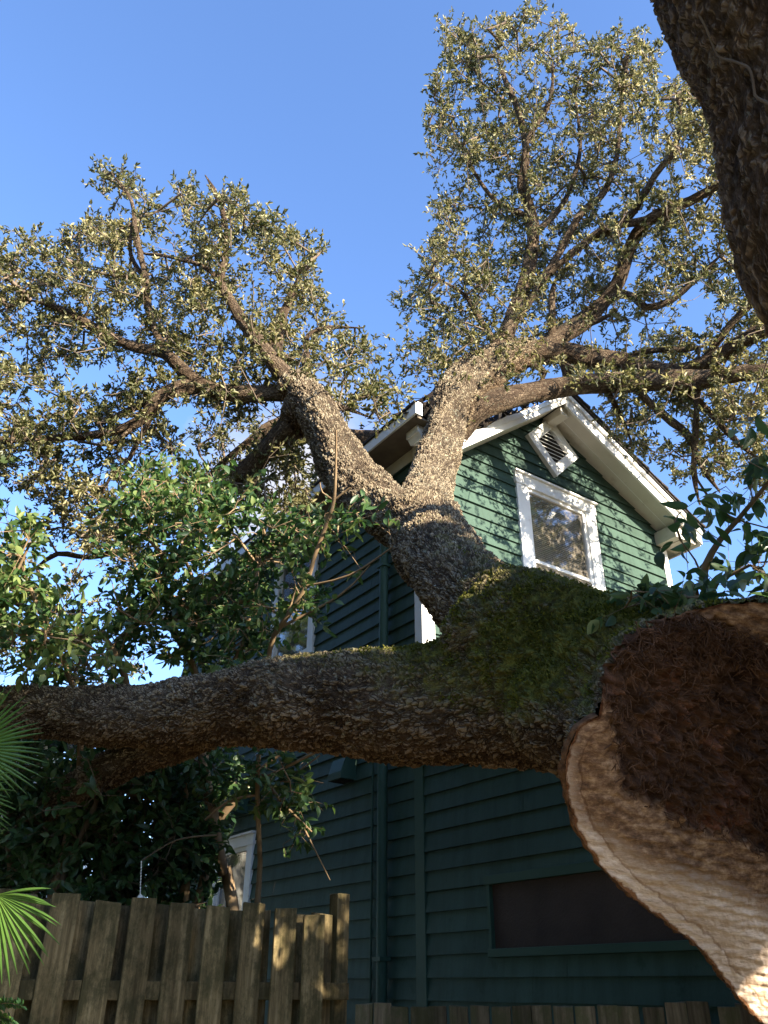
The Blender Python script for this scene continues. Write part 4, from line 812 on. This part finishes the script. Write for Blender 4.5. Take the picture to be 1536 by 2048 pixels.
ST = np.array([[*gpt, .6], [*(bot*.5+gpt*.5), .46], [*bot, .43], [*ctr[3], .425], [*ctr[2], .425], [*ctr[1], .425], [*ctr[0], .44], [*top_, .5]])
V, F, bc, P, r, s, *_ = tube(ST, 220, .014, .045, 77, 0)
so_ = thing('standing_oak', 'dark rough barked standing oak trunk leaning in at the upper right corner', 'tree', gpt+np.array([0, 0, .1]))
me = mesh_np(V, F, True); vattr(me, 'barkco', bc); obj('trunk', me, M['bark_dark'], so_)
# limbs and crown of the standing oak, towards the sun and out of the picture
CCs = [np.array([5.2, -1.9, 6.6]), np.array([4.0, -2.0, 5.0]), np.array([6.8, 1.6, 5.2]), np.array([2.2, -2.2, 6.6])]
sk = []
for k, c in enumerate(CCs):
    p0 = top_; mid = (p0+c)/2+np.array([0, 0, .5]); P4 = np.array([[*p0, .26], [*mid, .10], [*c, .05], [*(c+(c-mid)*.5), .02]])
    V, F, bc, P, r, s, *_ = tube(P4, 14, .1, .06, 200+k, 9*k); me = mesh_np(V, F, True); vattr(me, 'barkco', bc); obj('limb', me, M['bark_dark'], so_); sk.append(P)
sk = np.concatenate(sk)
# where sunlight reaches the scene through gaps in this crown: (point, radius)
GAPS = [(at(175, 1850, 4.35), .10), (at(190, 1835, 4.35), .07), (at(150, 1900, 4.35), .07), (at(75, 2020, 4.3), .13), (at(60, 2040, 4.3), .1), (at(300, 2000, 4.5), .13), (at(330, 1940, 4.5), .12), (at(285, 2040, 4.5), .12), (at(510, 1850, 4.75), .16), (at(510, 1925, 4.75), .15), (at(440, 1840, 4.65), .09), (at(500, 1880, 4.7), .12), (at(560, 1880, 4.8), .05), (at(615, 1850, 4.85), .07), (at(445, 1830, 4.65), .1), (at(300, 1830, 4.5), .07), (at(110, 1830, 4.3), .05), (at(120, 1980, 4.3), .09),
        (at(20, 1830, 3.3), .16), (at(50, 1790, 3.3), .10), (at(10, 1900, 3.3), .15),
        (at(1140, 1510, 2.8), .06), (at(1150, 1590, 2.8), .05), (at(1220, 1560, 2.8), .06), (at(1460, 1225, 2.65), .09), (at(1500, 1230, 2.65), .08), (at(1400, 1240, 2.7), .05),
        (at(600, 1310, 4.2), .10), (at(760, 1310, 4.1), .12), (at(700, 1305, 4.1), .10), (at(830, 1300, 3.9), .08), (at(1240, 1215, 3.2), .12), (at(1180, 1215, 3.3), .09), (at(930, 1120, 4.6), .12), (at(960, 1150, 4.3), .1), (at(880, 1010, 6.3), .14), (at(990, 1190, 4.0), .07), (at(920, 1090, 4.7), .08),
        (at(430, 1620, 5.8), .10), (at(430, 1700, 5.8), .12), (at(440, 1780, 5.8), .09), (at(520, 1560, 5.6), .05), (at(335, 1700, 6.2), .12), (at(340, 1640, 6.2), .08), (at(520, 1740, 5.4), .06), (at(620, 1520, 5.6), .10), (at(470, 1560, 5.8), .08),
        (at(40, 1180, 5.4), .3), (at(60, 1250, 5.4), .25), (at(150, 1240, 5.4), .2), (at(650, 1200, 5.3), .15), (at(560, 1080, 5.6), .15)]
g_ = np.random.default_rng(55)
# crown fills the beam that shades limb, fence and sawn face
tg = [at(x, y, d) for x, y, d in ((100, 1950, 4.3), (350, 1950, 4.5), (600, 1950, 4.8), (200, 1600, 5.5), (450, 1600, 5.8), (100, 1420, 5.2), (400, 1400, 4.6), (700, 1400, 4.2), (1000, 1350, 3.8), (1200, 1300, 3.4), (1300, 1400, 2.8), (1400, 1600, 2.6), (1500, 1900, 2.6), (1300, 1750, 2.7), (1530, 1400, 2.5), (1450, 200, 3), (1500, 450, 3), (1530, 100, 3.), (1150, 1480, 3.3), (700, 1480, 4.1), (1536, 1650, 2.4), (1440, 1300, 2.7), (300, 1750, 6), (20, 1500, 4), (1400, 1100, 3.6))]
def beam(p, t): return p+SUN*t
att = []
for p in tg:
    for _ in range(34):
        t = g_.uniform(5.2, 9.5); q = beam(p, t)+g_.normal(size=3)*.38
        att.append(q)
att = np.array(att)
def visible(q, m=70):
    rel = q-EYE; d = rel@FW; x = 768+FPX*(rel@RT)/np.maximum(d, 1e-3); y = 1024-FPX*(rel@UP)/np.maximum(d, 1e-3)
    return (d > .05) & (x > -m) & (x < 1536+m) & (y > -m) & (y < 2048+m)
att = att[~visible(att, 200)]; att = att[att[:, 2] < 8.6]
sg, arr, par, tips = grow(sk, att, .0055, g_, .3, .06, rmax=.05)
sg, P, D = twigs_leaves(sg, arr, par, tips, g_, 4, 9, .26, 0, 0, .004)
for p, r in GAPS:
    rel = P-p; al = rel@SUN; k = (np.linalg.norm(rel-np.outer(al, SUN), axis=1) < r) & (al > .5); P = P[~k]; D = D[~k]
k = ~visible(P, 40); P = P[k]; D = D[k]
S_ = np.array(sg); kk = np.ones(len(S_), bool)
for p, r in GAPS:
    for q in (S_[:, :3], S_[:, 4:7], (S_[:, :3]+S_[:, 4:7])/2):
        rel = q-p; al = rel@SUN; kk &= ~((np.linalg.norm(rel-np.outer(al, SUN), axis=1) < r) & (al > .5) & (S_[:, 3] < .02))
S_ = S_[kk]; k = ~(visible(S_[:, :3], 20) | visible(S_[:, 4:7], 20)); S_ = S_[k]
obj('twigs', frusta(S_, 4), M['twig'], so_, kind='stuff'); print('standing leaves', len(P))
leaf_obj('crown', P, D, .115, .06, M['shade_leaf'], so_, g_, tint=(.4, .25))
# thin vine on that trunk: projected on its surface
from mathutils.bvhtree import BVHTree
tv = V_ = None
def hit(bv, px, py):
    d = Vector(pray(px, py)).normalized(); h = bv.ray_cast(Vector(EYE), d); return h
Vt, Ft, *_ = tube(ST, 60, .05, .045, 77, 0); bv = BVHTree.FromPolygons([tuple(v) for v in Vt], [tuple(f) for f in Ft.tolist()])
vp = [(1398, 30), (1412, 55), (1424, 85), (1434, 108), (1448, 118), (1466, 122), (1486, 130), (1498, 136), (1506, 160), (1510, 190), (1522, 200), (1545, 212)]
pts = []
for x, y in vp:
    h = hit(bv, x, y)
    if h[0] is not None: pts.append(np.array(h[0])-pray(x, y)/np.linalg.norm(pray(x, y))*.022)
if len(pts) > 3:
    V, F, *_ = tube(np.array([[*p, .0045] for p in pts]), 8, .02, .1, 5); o = obj('vine_stem', mesh_np(V, F, True), paint('pale_vine', (.12, .09, .07), (.20, .155, .12), .8, .2, 9), None, label='thin pale vine stem crawling over the dark bark of the standing oak', category='vine')
#SHRUBS
def shrub(name, label, cat, base, stems, poly, n, depth, lmat, ll, lw, g, holes=(), stemmat='stem', nt_=3, nl=6, tl=.22, group=None, sd=.3, tint=(.4, .22), rmin=.003, up=.15, extra_skel=None, name_f='foliage', patch=2.5, curl=.2, spread=1.):
    th = thing(name, label, cat, base, group); sk = []
    for k, rows in enumerate(stems):
        P4 = chain(rows) if isinstance(rows[0], tuple) else np.array(rows)
        V, F, bc, P, r, s, *_ = tube(P4, 10, .08, .08, 300+k, 0); obj('stem', mesh_np(V, F, True), M[stemmat], th); sk.append(P)
    sk = np.concatenate(sk); xy = sample_poly(poly, n, g, holes)
    a = np.array([at(x, y, depth(x, y)+g.normal()*sd) for x, y in xy])
    sg, arr, par, tips = grow(sk, a, rmin, g, .15, .02, rmax=.02); sg, P, D = twigs_leaves(sg, arr, par, tips, g, nt_, nl, tl, 0, 0, rmin*.7, up=up, spread=spread)
    obj('twigs', frusta(sg, 5), M[stemmat], th, kind='stuff'); leaf_obj(name_f, P, D, ll, lw, M[lmat], th, g, tint=tint, patch=patch, curl=curl, fine=True)
    return th
g_ = np.random.default_rng(71)
def gnd(px, dep_y): X = (px-768)/FPX*(dep_y*.8646); return [X, dep_y, 0]
def stem_px(px0, Y, rows, r0):           # base on the ground, then traced rows
    q = [np.array([*at(a, b_, d), r*d/FPX]) for a, b_, d, r in rows]; f0 = q[0]; sl = (q[0]-q[1])[:2]/max((q[1]-q[0])[2], .05)
    return [np.array([f0[0]+np.clip(sl[0], -.25, .25)*f0[2]*.8, f0[1]+np.clip(sl[1], -.25, .25)*f0[2]*.8, -.05, f0[3]*1.25])]+q
shrub('privet_shrub', 'big dense privet shrub rising over the middle of the fallen limb beside the white window', 'shrub', gnd(430, 6.6),
      [stem_px(440, 6.5, [(463, 1800, 5.75, 13), (447, 1745, 5.78, 13), (433, 1680, 5.8, 12), (424, 1620, 5.8, 12), (412, 1555, 5.8, 10), (400, 1430, 5.8, 9), (385, 1330, 5.8, 7), (330, 1240, 5.8, 5)], .05),
       stem_px(375, 6.6, [(370, 1790, 5.8, 9), (372, 1600, 5.8, 7), (400, 1450, 5.8, 6), (480, 1300, 5.8, 5), (520, 1200, 5.8, 4)], .03),
       stem_px(415, 6.6, [(410, 1750, 5.9, 9), (432, 1650, 5.9, 9), (480, 1590, 5.9, 7), (520, 1540, 5.8, 5), (600, 1480, 5.7, 3)], .03)],
      [(235, 985), (290, 940), (360, 965), (400, 950), (470, 985), (530, 1030), (590, 1020), (650, 1040), (655, 1110), (610, 1150), (640, 1200), (600, 1240), (545, 1240), (530, 1300), (430, 1330), (340, 1345), (260, 1330), (220, 1240), (200, 1130)], 240,
      lambda x, y: 5.7, 'privet_leaf', .060, .030, g_, holes=[(560, 1180, 30, 45), (600, 1100, 30, 30), (600, 1270, 60, 40), (330, 1060, 24, 24), (450, 1110, 18, 24)], nt_=4, nl=8, tl=.18, tint=(.40, .24))
shrub('privet_shrub', 'pale leaved sunlit shrub at the left edge above the fallen limb', 'shrub', gnd(120, 6.4),
      [stem_px(110, 6.4, [(105, 1790, 5.6, 9), (150, 1600, 5.7, 7), (160, 1450, 5.6, 6), (130, 1330, 5.5, 5), (70, 1200, 5.4, 4), (30, 1090, 5.4, 3)], .03), stem_px(270, 6.5, [(268, 1790, 5.9, 10), (262, 1500, 5.8, 8), (250, 1350, 5.6, 6), (200, 1260, 5.5, 4)], .04)],
      [(0, 1060), (40, 1030), (70, 1080), (60, 1180), (130, 1170), (180, 1230), (240, 1270), (250, 1340), (150, 1370), (-60, 1370), (-60, 1100)], 120, lambda x, y: 5.4, 'privet_leaf', .075, .036, g_, nt_=3, nl=6, tl=.17, tint=(.62, .25))
shrub('dark_shrub', 'dark shaded thicket shrub with several brown trunks behind the left end of the fence', 'shrub', gnd(240, 6.6),
      [stem_px(225, 6.6, [(228, 1790, 6.0, 20), (222, 1700, 6.0, 16), (225, 1600, 6.0, 13), (232, 1520, 6.0, 10)], .08), stem_px(262, 6.6, [(262, 1790, 6.05, 17), (250, 1700, 6.05, 16), (262, 1620, 6.05, 11), (290, 1540, 6., 8)], .07),
       stem_px(312, 6.5, [(305, 1790, 5.8, 8), (312, 1650, 5.8, 7), (322, 1500, 5.8, 6)], .03), stem_px(120, 6.4, [(122, 1770, 5.5, 6), (158, 1680, 5.5, 5), (190, 1610, 5.5, 5), (200, 1560, 5.5, 3)], .025), stem_px(20, 6.4, [(20, 1790, 5.8, 8), (10, 1650, 5.8, 6), (60, 1560, 5.8, 5)], .03)],
      [(-60, 1500), (100, 1470), (350, 1500), (440, 1500), (455, 1600), (420, 1700), (400, 1990), (-60, 1990)], 720, lambda x, y: 6.0, 'privet_leaf', .075, .036, g_, holes=[(110, 1500, 18, 30)], stemmat='stem_dark', nt_=4, nl=8, tl=.22, sd=.35, tint=(.22, .15))
shrub('slender_sapling', 'slender pale stemmed sapling standing just left of the shaded side wall', 'sapling', gnd(518, 6.0),
      [stem_px(515, 6.0, [(515, 1810, 5.5, 6), (519, 1700, 5.5, 5.5), (515, 1600, 5.5, 5), (519, 1490, 5.4, 5), (540, 1300, 5.4, 5), (560, 1255, 5.35, 5), (608, 1180, 5.3, 4.5), (630, 1110, 5.3, 4), (652, 1050, 5.3, 4), (668, 1000, 5.3, 3.5), (672, 900, 5.3, 2.5), (672, 860, 5.3, 2)], .022),
       [(519, 1560, 5.5, 3), (580, 1530, 5.4, 3), (655, 1492, 5.3, 3)], [(519, 1590, 5.5, 2.5), (460, 1600, 5.5, 2.5), (410, 1640, 5.5, 2)], [(612, 1172, 5.3, 2.2), (700, 1150, 5.2, 2), (790, 1090, 5.2, 1.5)], [(560, 1255, 5.35, 3), (680, 1190, 5.3, 2.2), (740, 1130, 5.25, 1.5)], [(668, 1000, 5.3, 2.2), (645, 985, 5.3, 1.6), (640, 965, 5.3, 1.2)], [(668, 1000, 5.3, 2.2), (700, 975, 5.3, 1.6)]],
      [(640, 1000), (700, 985), (800, 1010), (770, 1100), (700, 1150), (640, 1130), (560, 1230), (600, 1080)], 22, lambda x, y: 5.3, 'privet_leaf', .078, .038, g_, nt_=2, nl=4, tl=.13, sd=.12, tint=(.48, .22), rmin=.0022)
shrub('trailing_branch', 'leafy branch hanging in front of the shaded wall below the limb', 'branch', at(560, 1500, 5.6),
      [[(520, 1540, 5.6, 3), (560, 1600, 5.55, 3), (600, 1640, 5.5, 2), (625, 1665, 5.5, 1.5)], [(560, 1560, 5.55, 2.5), (600, 1540, 5.5, 2), (640, 1510, 5.45, 1.5)], [(600, 1640, 5.5, 2), (630, 1700, 5.5, 1.5), (660, 1760, 5.5, 1)]],
      [(520, 1500), (600, 1500), (650, 1560), (640, 1620), (600, 1690), (560, 1700), (530, 1620), (470, 1560)], 48, lambda x, y: 5.5, 'privet_leaf', .078, .036, g_, nt_=2, nl=5, tl=.15, sd=.12, tint=(.35, .2), rmin=.002, up=-.2)
shrub('broadleaf_sapling', 'broad leaved sapling sprouting behind the trunk at the right edge under the eave', 'sapling', gnd(1395, 4.6),
      [[np.array([at(1400, 1230, 3.75)[0]+.95, 3.6, -.05, .03]), np.array([at(1400, 1230, 3.75)[0]+.42, 3.85, 1.6, .024])]+[np.array([*at(a, b_, d), r*d/FPX]) for a, b_, d, r in [(1400, 1230, 3.75, 8), (1403, 1180, 3.75, 7), (1412, 1130, 3.75, 7), (1440, 1080, 3.75, 6), (1475, 1040, 3.75, 5), (1540, 960, 3.7, 4), (1600, 880, 3.7, 3)]],
       [(1405, 1175, 3.75, 5), (1440, 1160, 3.7, 4), (1500, 1130, 3.65, 3)], [(1475, 1040, 3.75, 3), (1440, 1020, 3.8, 2.5), (1395, 960, 3.8, 2.2), (1385, 900, 3.8, 2)], [(1403, 1190, 3.75, 3), (1370, 1200, 3.7, 2.5), (1320, 1190, 3.6, 2), (1270, 1180, 3.5, 1.5)], [(1406, 1160, 3.75, 2.5), (1390, 1120, 3.7, 2), (1360, 1080, 3.7, 1.5)]],
      [(1345, 1020), (1400, 990), (1440, 960), (1470, 900), (1536, 850), (1600, 850), (1600, 1200), (1480, 1150), (1420, 1110), (1360, 1130)], 30, lambda x, y: 3.75, 'broad_leaf', .092, .046, g_, nt_=2, nl=4, tl=.17, sd=.18, tint=(.34, .2), rmin=.0022, up=-.35, curl=.25)
shrub('wilted_sprig', 'wilted leafy sprig lying on top of the mossy trunk', 'branch', at(1400, 1195, 3.2),
      [[(1440, 1200, 3.1, 3), (1400, 1195, 3.1, 3), (1340, 1195, 3.15, 2.5), (1290, 1205, 3.15, 2), (1250, 1215, 3.15, 1.5)]],
      [(1240, 1180), (1330, 1175), (1440, 1160), (1460, 1205), (1380, 1235), (1280, 1240)], 40, lambda x, y: 3.1, 'broad_leaf', .07, .036, g_, nt_=2, nl=3, tl=.10, sd=.10, tint=(.45, .3), rmin=.002, up=-.2, curl=.3)
# ------------------------------------------------------------------ fan palm
def frond(hub, axis, up, Ls, a0, a1, n, parent, g, w0=.022, droop=.35):
    """pleated fan of n leaflets about axis in the plane axis/side"""
    axis = axis/np.linalg.norm(axis); side = np.cross(axis, up); side /= np.linalg.norm(side); nn = np.cross(side, axis); b = MB(); tt = []
    for k in range(n):
        a = a0+(a1-a0)*k/(n-1); L0 = Ls*(.75+.3*math.cos((a)*.5))*g.uniform(.88, 1.08); d = axis*math.cos(a)+side*math.sin(a); s = -axis*math.sin(a)+side*math.cos(a); wv = abs(a1-a0)/(n-1)
        prev = None; m_ = 7; dr = droop*g.uniform(.6, 1.4)
        for q in range(m_+1):
            t = q/m_; c = hub+d*L0*t+nn*(-.0)-ZZ*(dr*L0*t**2.4)+nn*.02*math.sin(t*3)
            hw = max(.0008, min(t*L0*math.tan(wv/2)*1.02, w0*.5)*(1 if t < .45 else (1-(t-.45)/.55)**.75)); f = hw*.55
            cur = [c-s*hw+nn*f*0, c+nn*f, c+s*hw]
            if prev: b.add(prev+cur, [(0, 1, 4, 3), (1, 2, 5, 4)]); tt += [t+g.uniform(-.1, .1)]*2
            prev = cur
    me = mesh(b.v, b.f); vattr(me, 'tint', np.clip(np.array(tt)*-.35+.62, 0, 1), 'FACE'); return obj('frond', me, M['palm_leaf'], parent)
pb = np.array([-2.35, 3.3, 0]); palm = thing('fan_palm', 'green fan palm with a sunlit drooping frond at the left end of the fence', 'palm', pb)
h1 = at(-8, 1790, 3.35); h2 = at(-85, 1580, 4.0); h3 = at(-60, 1500, 4.3)
frond(h1, -UP*.9+RT*.15+FW*.1, -FW, .275, -1.75, 1.75, 30, palm, g_, w0=.030, droop=.25)
frond(h2, RT*.9+UP*.15, -FW, .28, -1.4, 1.4, 36, palm, g_, w0=.022, droop=.15)
frond(h3, RT*.7+UP*.5+FW*.3, -FW, .36, -1.4, 1.4, 30, palm, g_, w0=.020, droop=.1)
cr0 = pb+ZZ*1.1
for h in (h1, h2, h3):
    mid = (cr0+h)/2+ZZ*.25; V, F, *_ = tube(np.array([[*cr0, .012], [*mid, .008], [*h, .006]]), 8, .06, 0); obj('petiole', mesh_np(V, F, True), M['stem'], palm)
V, F, *_ = tube(np.array([[*pb, .11], [*(pb+ZZ*.6), .10], [*cr0, .07]]), 14, .1, .08); obj('trunk', mesh_np(V, F, True), M['stem_dark'], palm)
# fern tip bottom left
fb = at(-60, 2140, 3.0); fb = np.array([fb[0], fb[1], 0.]); fern = thing('fern', 'small feathery green fern tip low in the left corner', 'fern', fb)
P = []; D = []; segs = []
for k in range(5):
    a = at(-70, 2060+k*12, 3.1); b_ = at(44-k*9, 2012+k*15-18*(k == 1), 3.0+.03*k); prev = a
    for t in np.linspace(0, 1, 22)[1:]:
        p = a+(b_-a)*t+ZZ*.04*math.sin(math.pi*t); segs.append([*prev, .0015, *p, .0012]); ax = (b_-a)/np.linalg.norm(b_-a); sdv = np.cross(ax, FW); prev = p
        for sgn in (-1, 1): P += [p]*2; D += [ax*.5+sgn*sdv+g_.normal(size=3)*.15, ax*.8+sgn*sdv*.7+FW*-.4]
st = np.array([[*fb, .004], [*(fb*.5+at(-70, 2070, 3.1)*.5), .003], [*at(-70, 2070, 3.1), .002]]); V, F, *_ = tube(st, 6, .1, 0); obj('stem', mesh_np(V, F, True), M['stem'], fern); obj('stem', frusta(segs, 4), M['stem'], fern)
leaf_obj('foliage', np.array(P), np.array(D), .028, .011, M['palm_leaf'], fern, g_, tint=(.2, .15))
# ------------------------------------------------------------------ neighbour house glimpsed behind the thicket
nb0 = at(95, 1500, 13.5); nbb = np.array([nb0[0]-2.2, nb0[1], 0.]); nb = thing('neighbour_house', 'white neighbouring house glimpsed through leaves under the left end of the limb', 'house', nbb)
fn = lambda a, o, z: nbb+np.array([a, o, z])
b = MB(); b.box(fn, -.6, 1.9, 0, 4, 0, 5.1); b.build('wall', M['white'], nb)
b = MB(); b.add([fn(x, y, z) for y in (-.4, 4.4) for x, z in ((-1, 5.1), (.65, 6.0), (2.3, 5.1), (-1, 5.18), (.65, 6.1), (2.3, 5.18))], [(0, 1, 4, 3), (1, 2, 5, 4), (6, 9, 10, 7), (7, 10, 11, 8), (3, 4, 10, 9), (4, 5, 11, 10), (0, 6, 7, 1), (1, 7, 8, 2), (0, 3, 9, 6), (2, 8, 11, 5)]); b.build('roof', M['shingle'], nb)
b = MB(); b.box(fn, .9, 1.6, -.04, .0, 2.9, 4.3); wn = b.build('window', M['white'], nb); b = MB(); b.box(fn, .98, 1.52, -.05, -.041, 2.98, 4.22); b.build('pane', M['screen'], wn)
# ------------------------------------------------------------------ small hanging ornament on a chain
ho = at(280, 1797, 5.0); top = at(283, 1722, 5.0)
or_ = thing('hanging_ornament', 'small white ornament hanging on a thin chain just over the fence top', 'ornament', ho)
b = MB(); nL = 26
for k in range(nL):
    p = ho+(top-ho)*(k+.5)/nL; a = RT if k % 2 else FW
    b.box(lambda x, y, z: p+a*x+np.cross(a, ZZ)*y+ZZ*z, -.0035, .0035, -.001, .001, -.005, .005)
b.build('chain', M['white'], or_)
V, F, *_ = tube(np.array([[*(ho+ZZ*q), r] for q, r in ((.024, .003), (.016, .014), (.0, .019), (-.014, .014), (-.024, .004))]), 14, .004, 0); obj('ball', mesh_np(V, F, True), M['white'], or_)
V, F, *_ = tube(np.array([[*top, .004], [*(top+ZZ*.12+RT*.2), .005], [*(top+ZZ*.15+RT*.45), .006]]), 8, .05, 0); obj('hook', mesh_np(V, F, True), M['stem_dark'], or_)

# ------------------------------------------------------------------ unseen trees added round the yard to block skylight (they also show in the panes)
def added_yard_tree(x, y, rad, ztop_, n, label, seed):
    g = np.random.default_rng(seed); c = np.array([x, y, ztop_-rad*.75]); th = thing('added_yard_tree', label, 'tree', [x, y, 0], 'unseen trees added round the yard to block the sky')
    V, F, bc, P, r, s, *_ = tube(np.array([[x, y, -.1, .35], [x+.2, y, c[2]*.5, .26], [x, y+.1, c[2], .16], [x-.1, y, ztop_-1, .05]]), 12, .3, .06, seed)
    me = mesh_np(V, F, True); vattr(me, 'barkco', bc); obj('trunk', me, M['bark_dark'], th)
    a = g.normal(size=(n, 3)); a = a/np.linalg.norm(a, axis=1)[:, None]*g.uniform(.35, 1, (n, 1))**.5*np.array([rad, rad, rad*.9])+c; a = a[a[:, 2] > .6]
    sg, arr, par, tips = grow(P, a, .012, g, .8, .15, rmax=.12); obj('twigs', frusta(sg, 4), M['twig'], th, kind='stuff')
    P = np.concatenate([arr[t]+g.normal(size=(26, 3))*.5 for t in tips]); D = g.normal(size=P.shape)
    k = ~visible(P, 60); leaf_obj('crown', P[k], D[k], .42, .24, M['shade_leaf'], th, g, tint=(.4, .25))
added_yard_tree(-9.5, .5, 4.6, 9.5, 170, 'unseen bushy tree added left of the viewer beyond the palm to block skylight', 901)
added_yard_tree(-8, -8, 5., 11, 170, 'unseen tall leafy tree added far behind the viewer on the left to block skylight', 902)
added_yard_tree(6, -13, 5., 9, 150, 'unseen low spreading tree added behind the viewer on the right to block skylight', 904)
added_yard_tree(14, 9, 4.5, 13, 170, 'unseen tall tree added right of the house beyond the addition to block sky reflected in the panes', 905)
added_yard_tree(-8.2, 6.8, 3.6, 9, 150, 'unseen bushy tree added left of the picture beside the thicket to block skylight', 907)
added_yard_tree(-5.6, 2.8, 2.3, 7, 90, 'unseen small dense tree added left of the palm to block skylight', 908)
added_yard_tree(-9.8, 12, 3.6, 9, 130, 'unseen bushy tree added far left of the house to block skylight', 909)
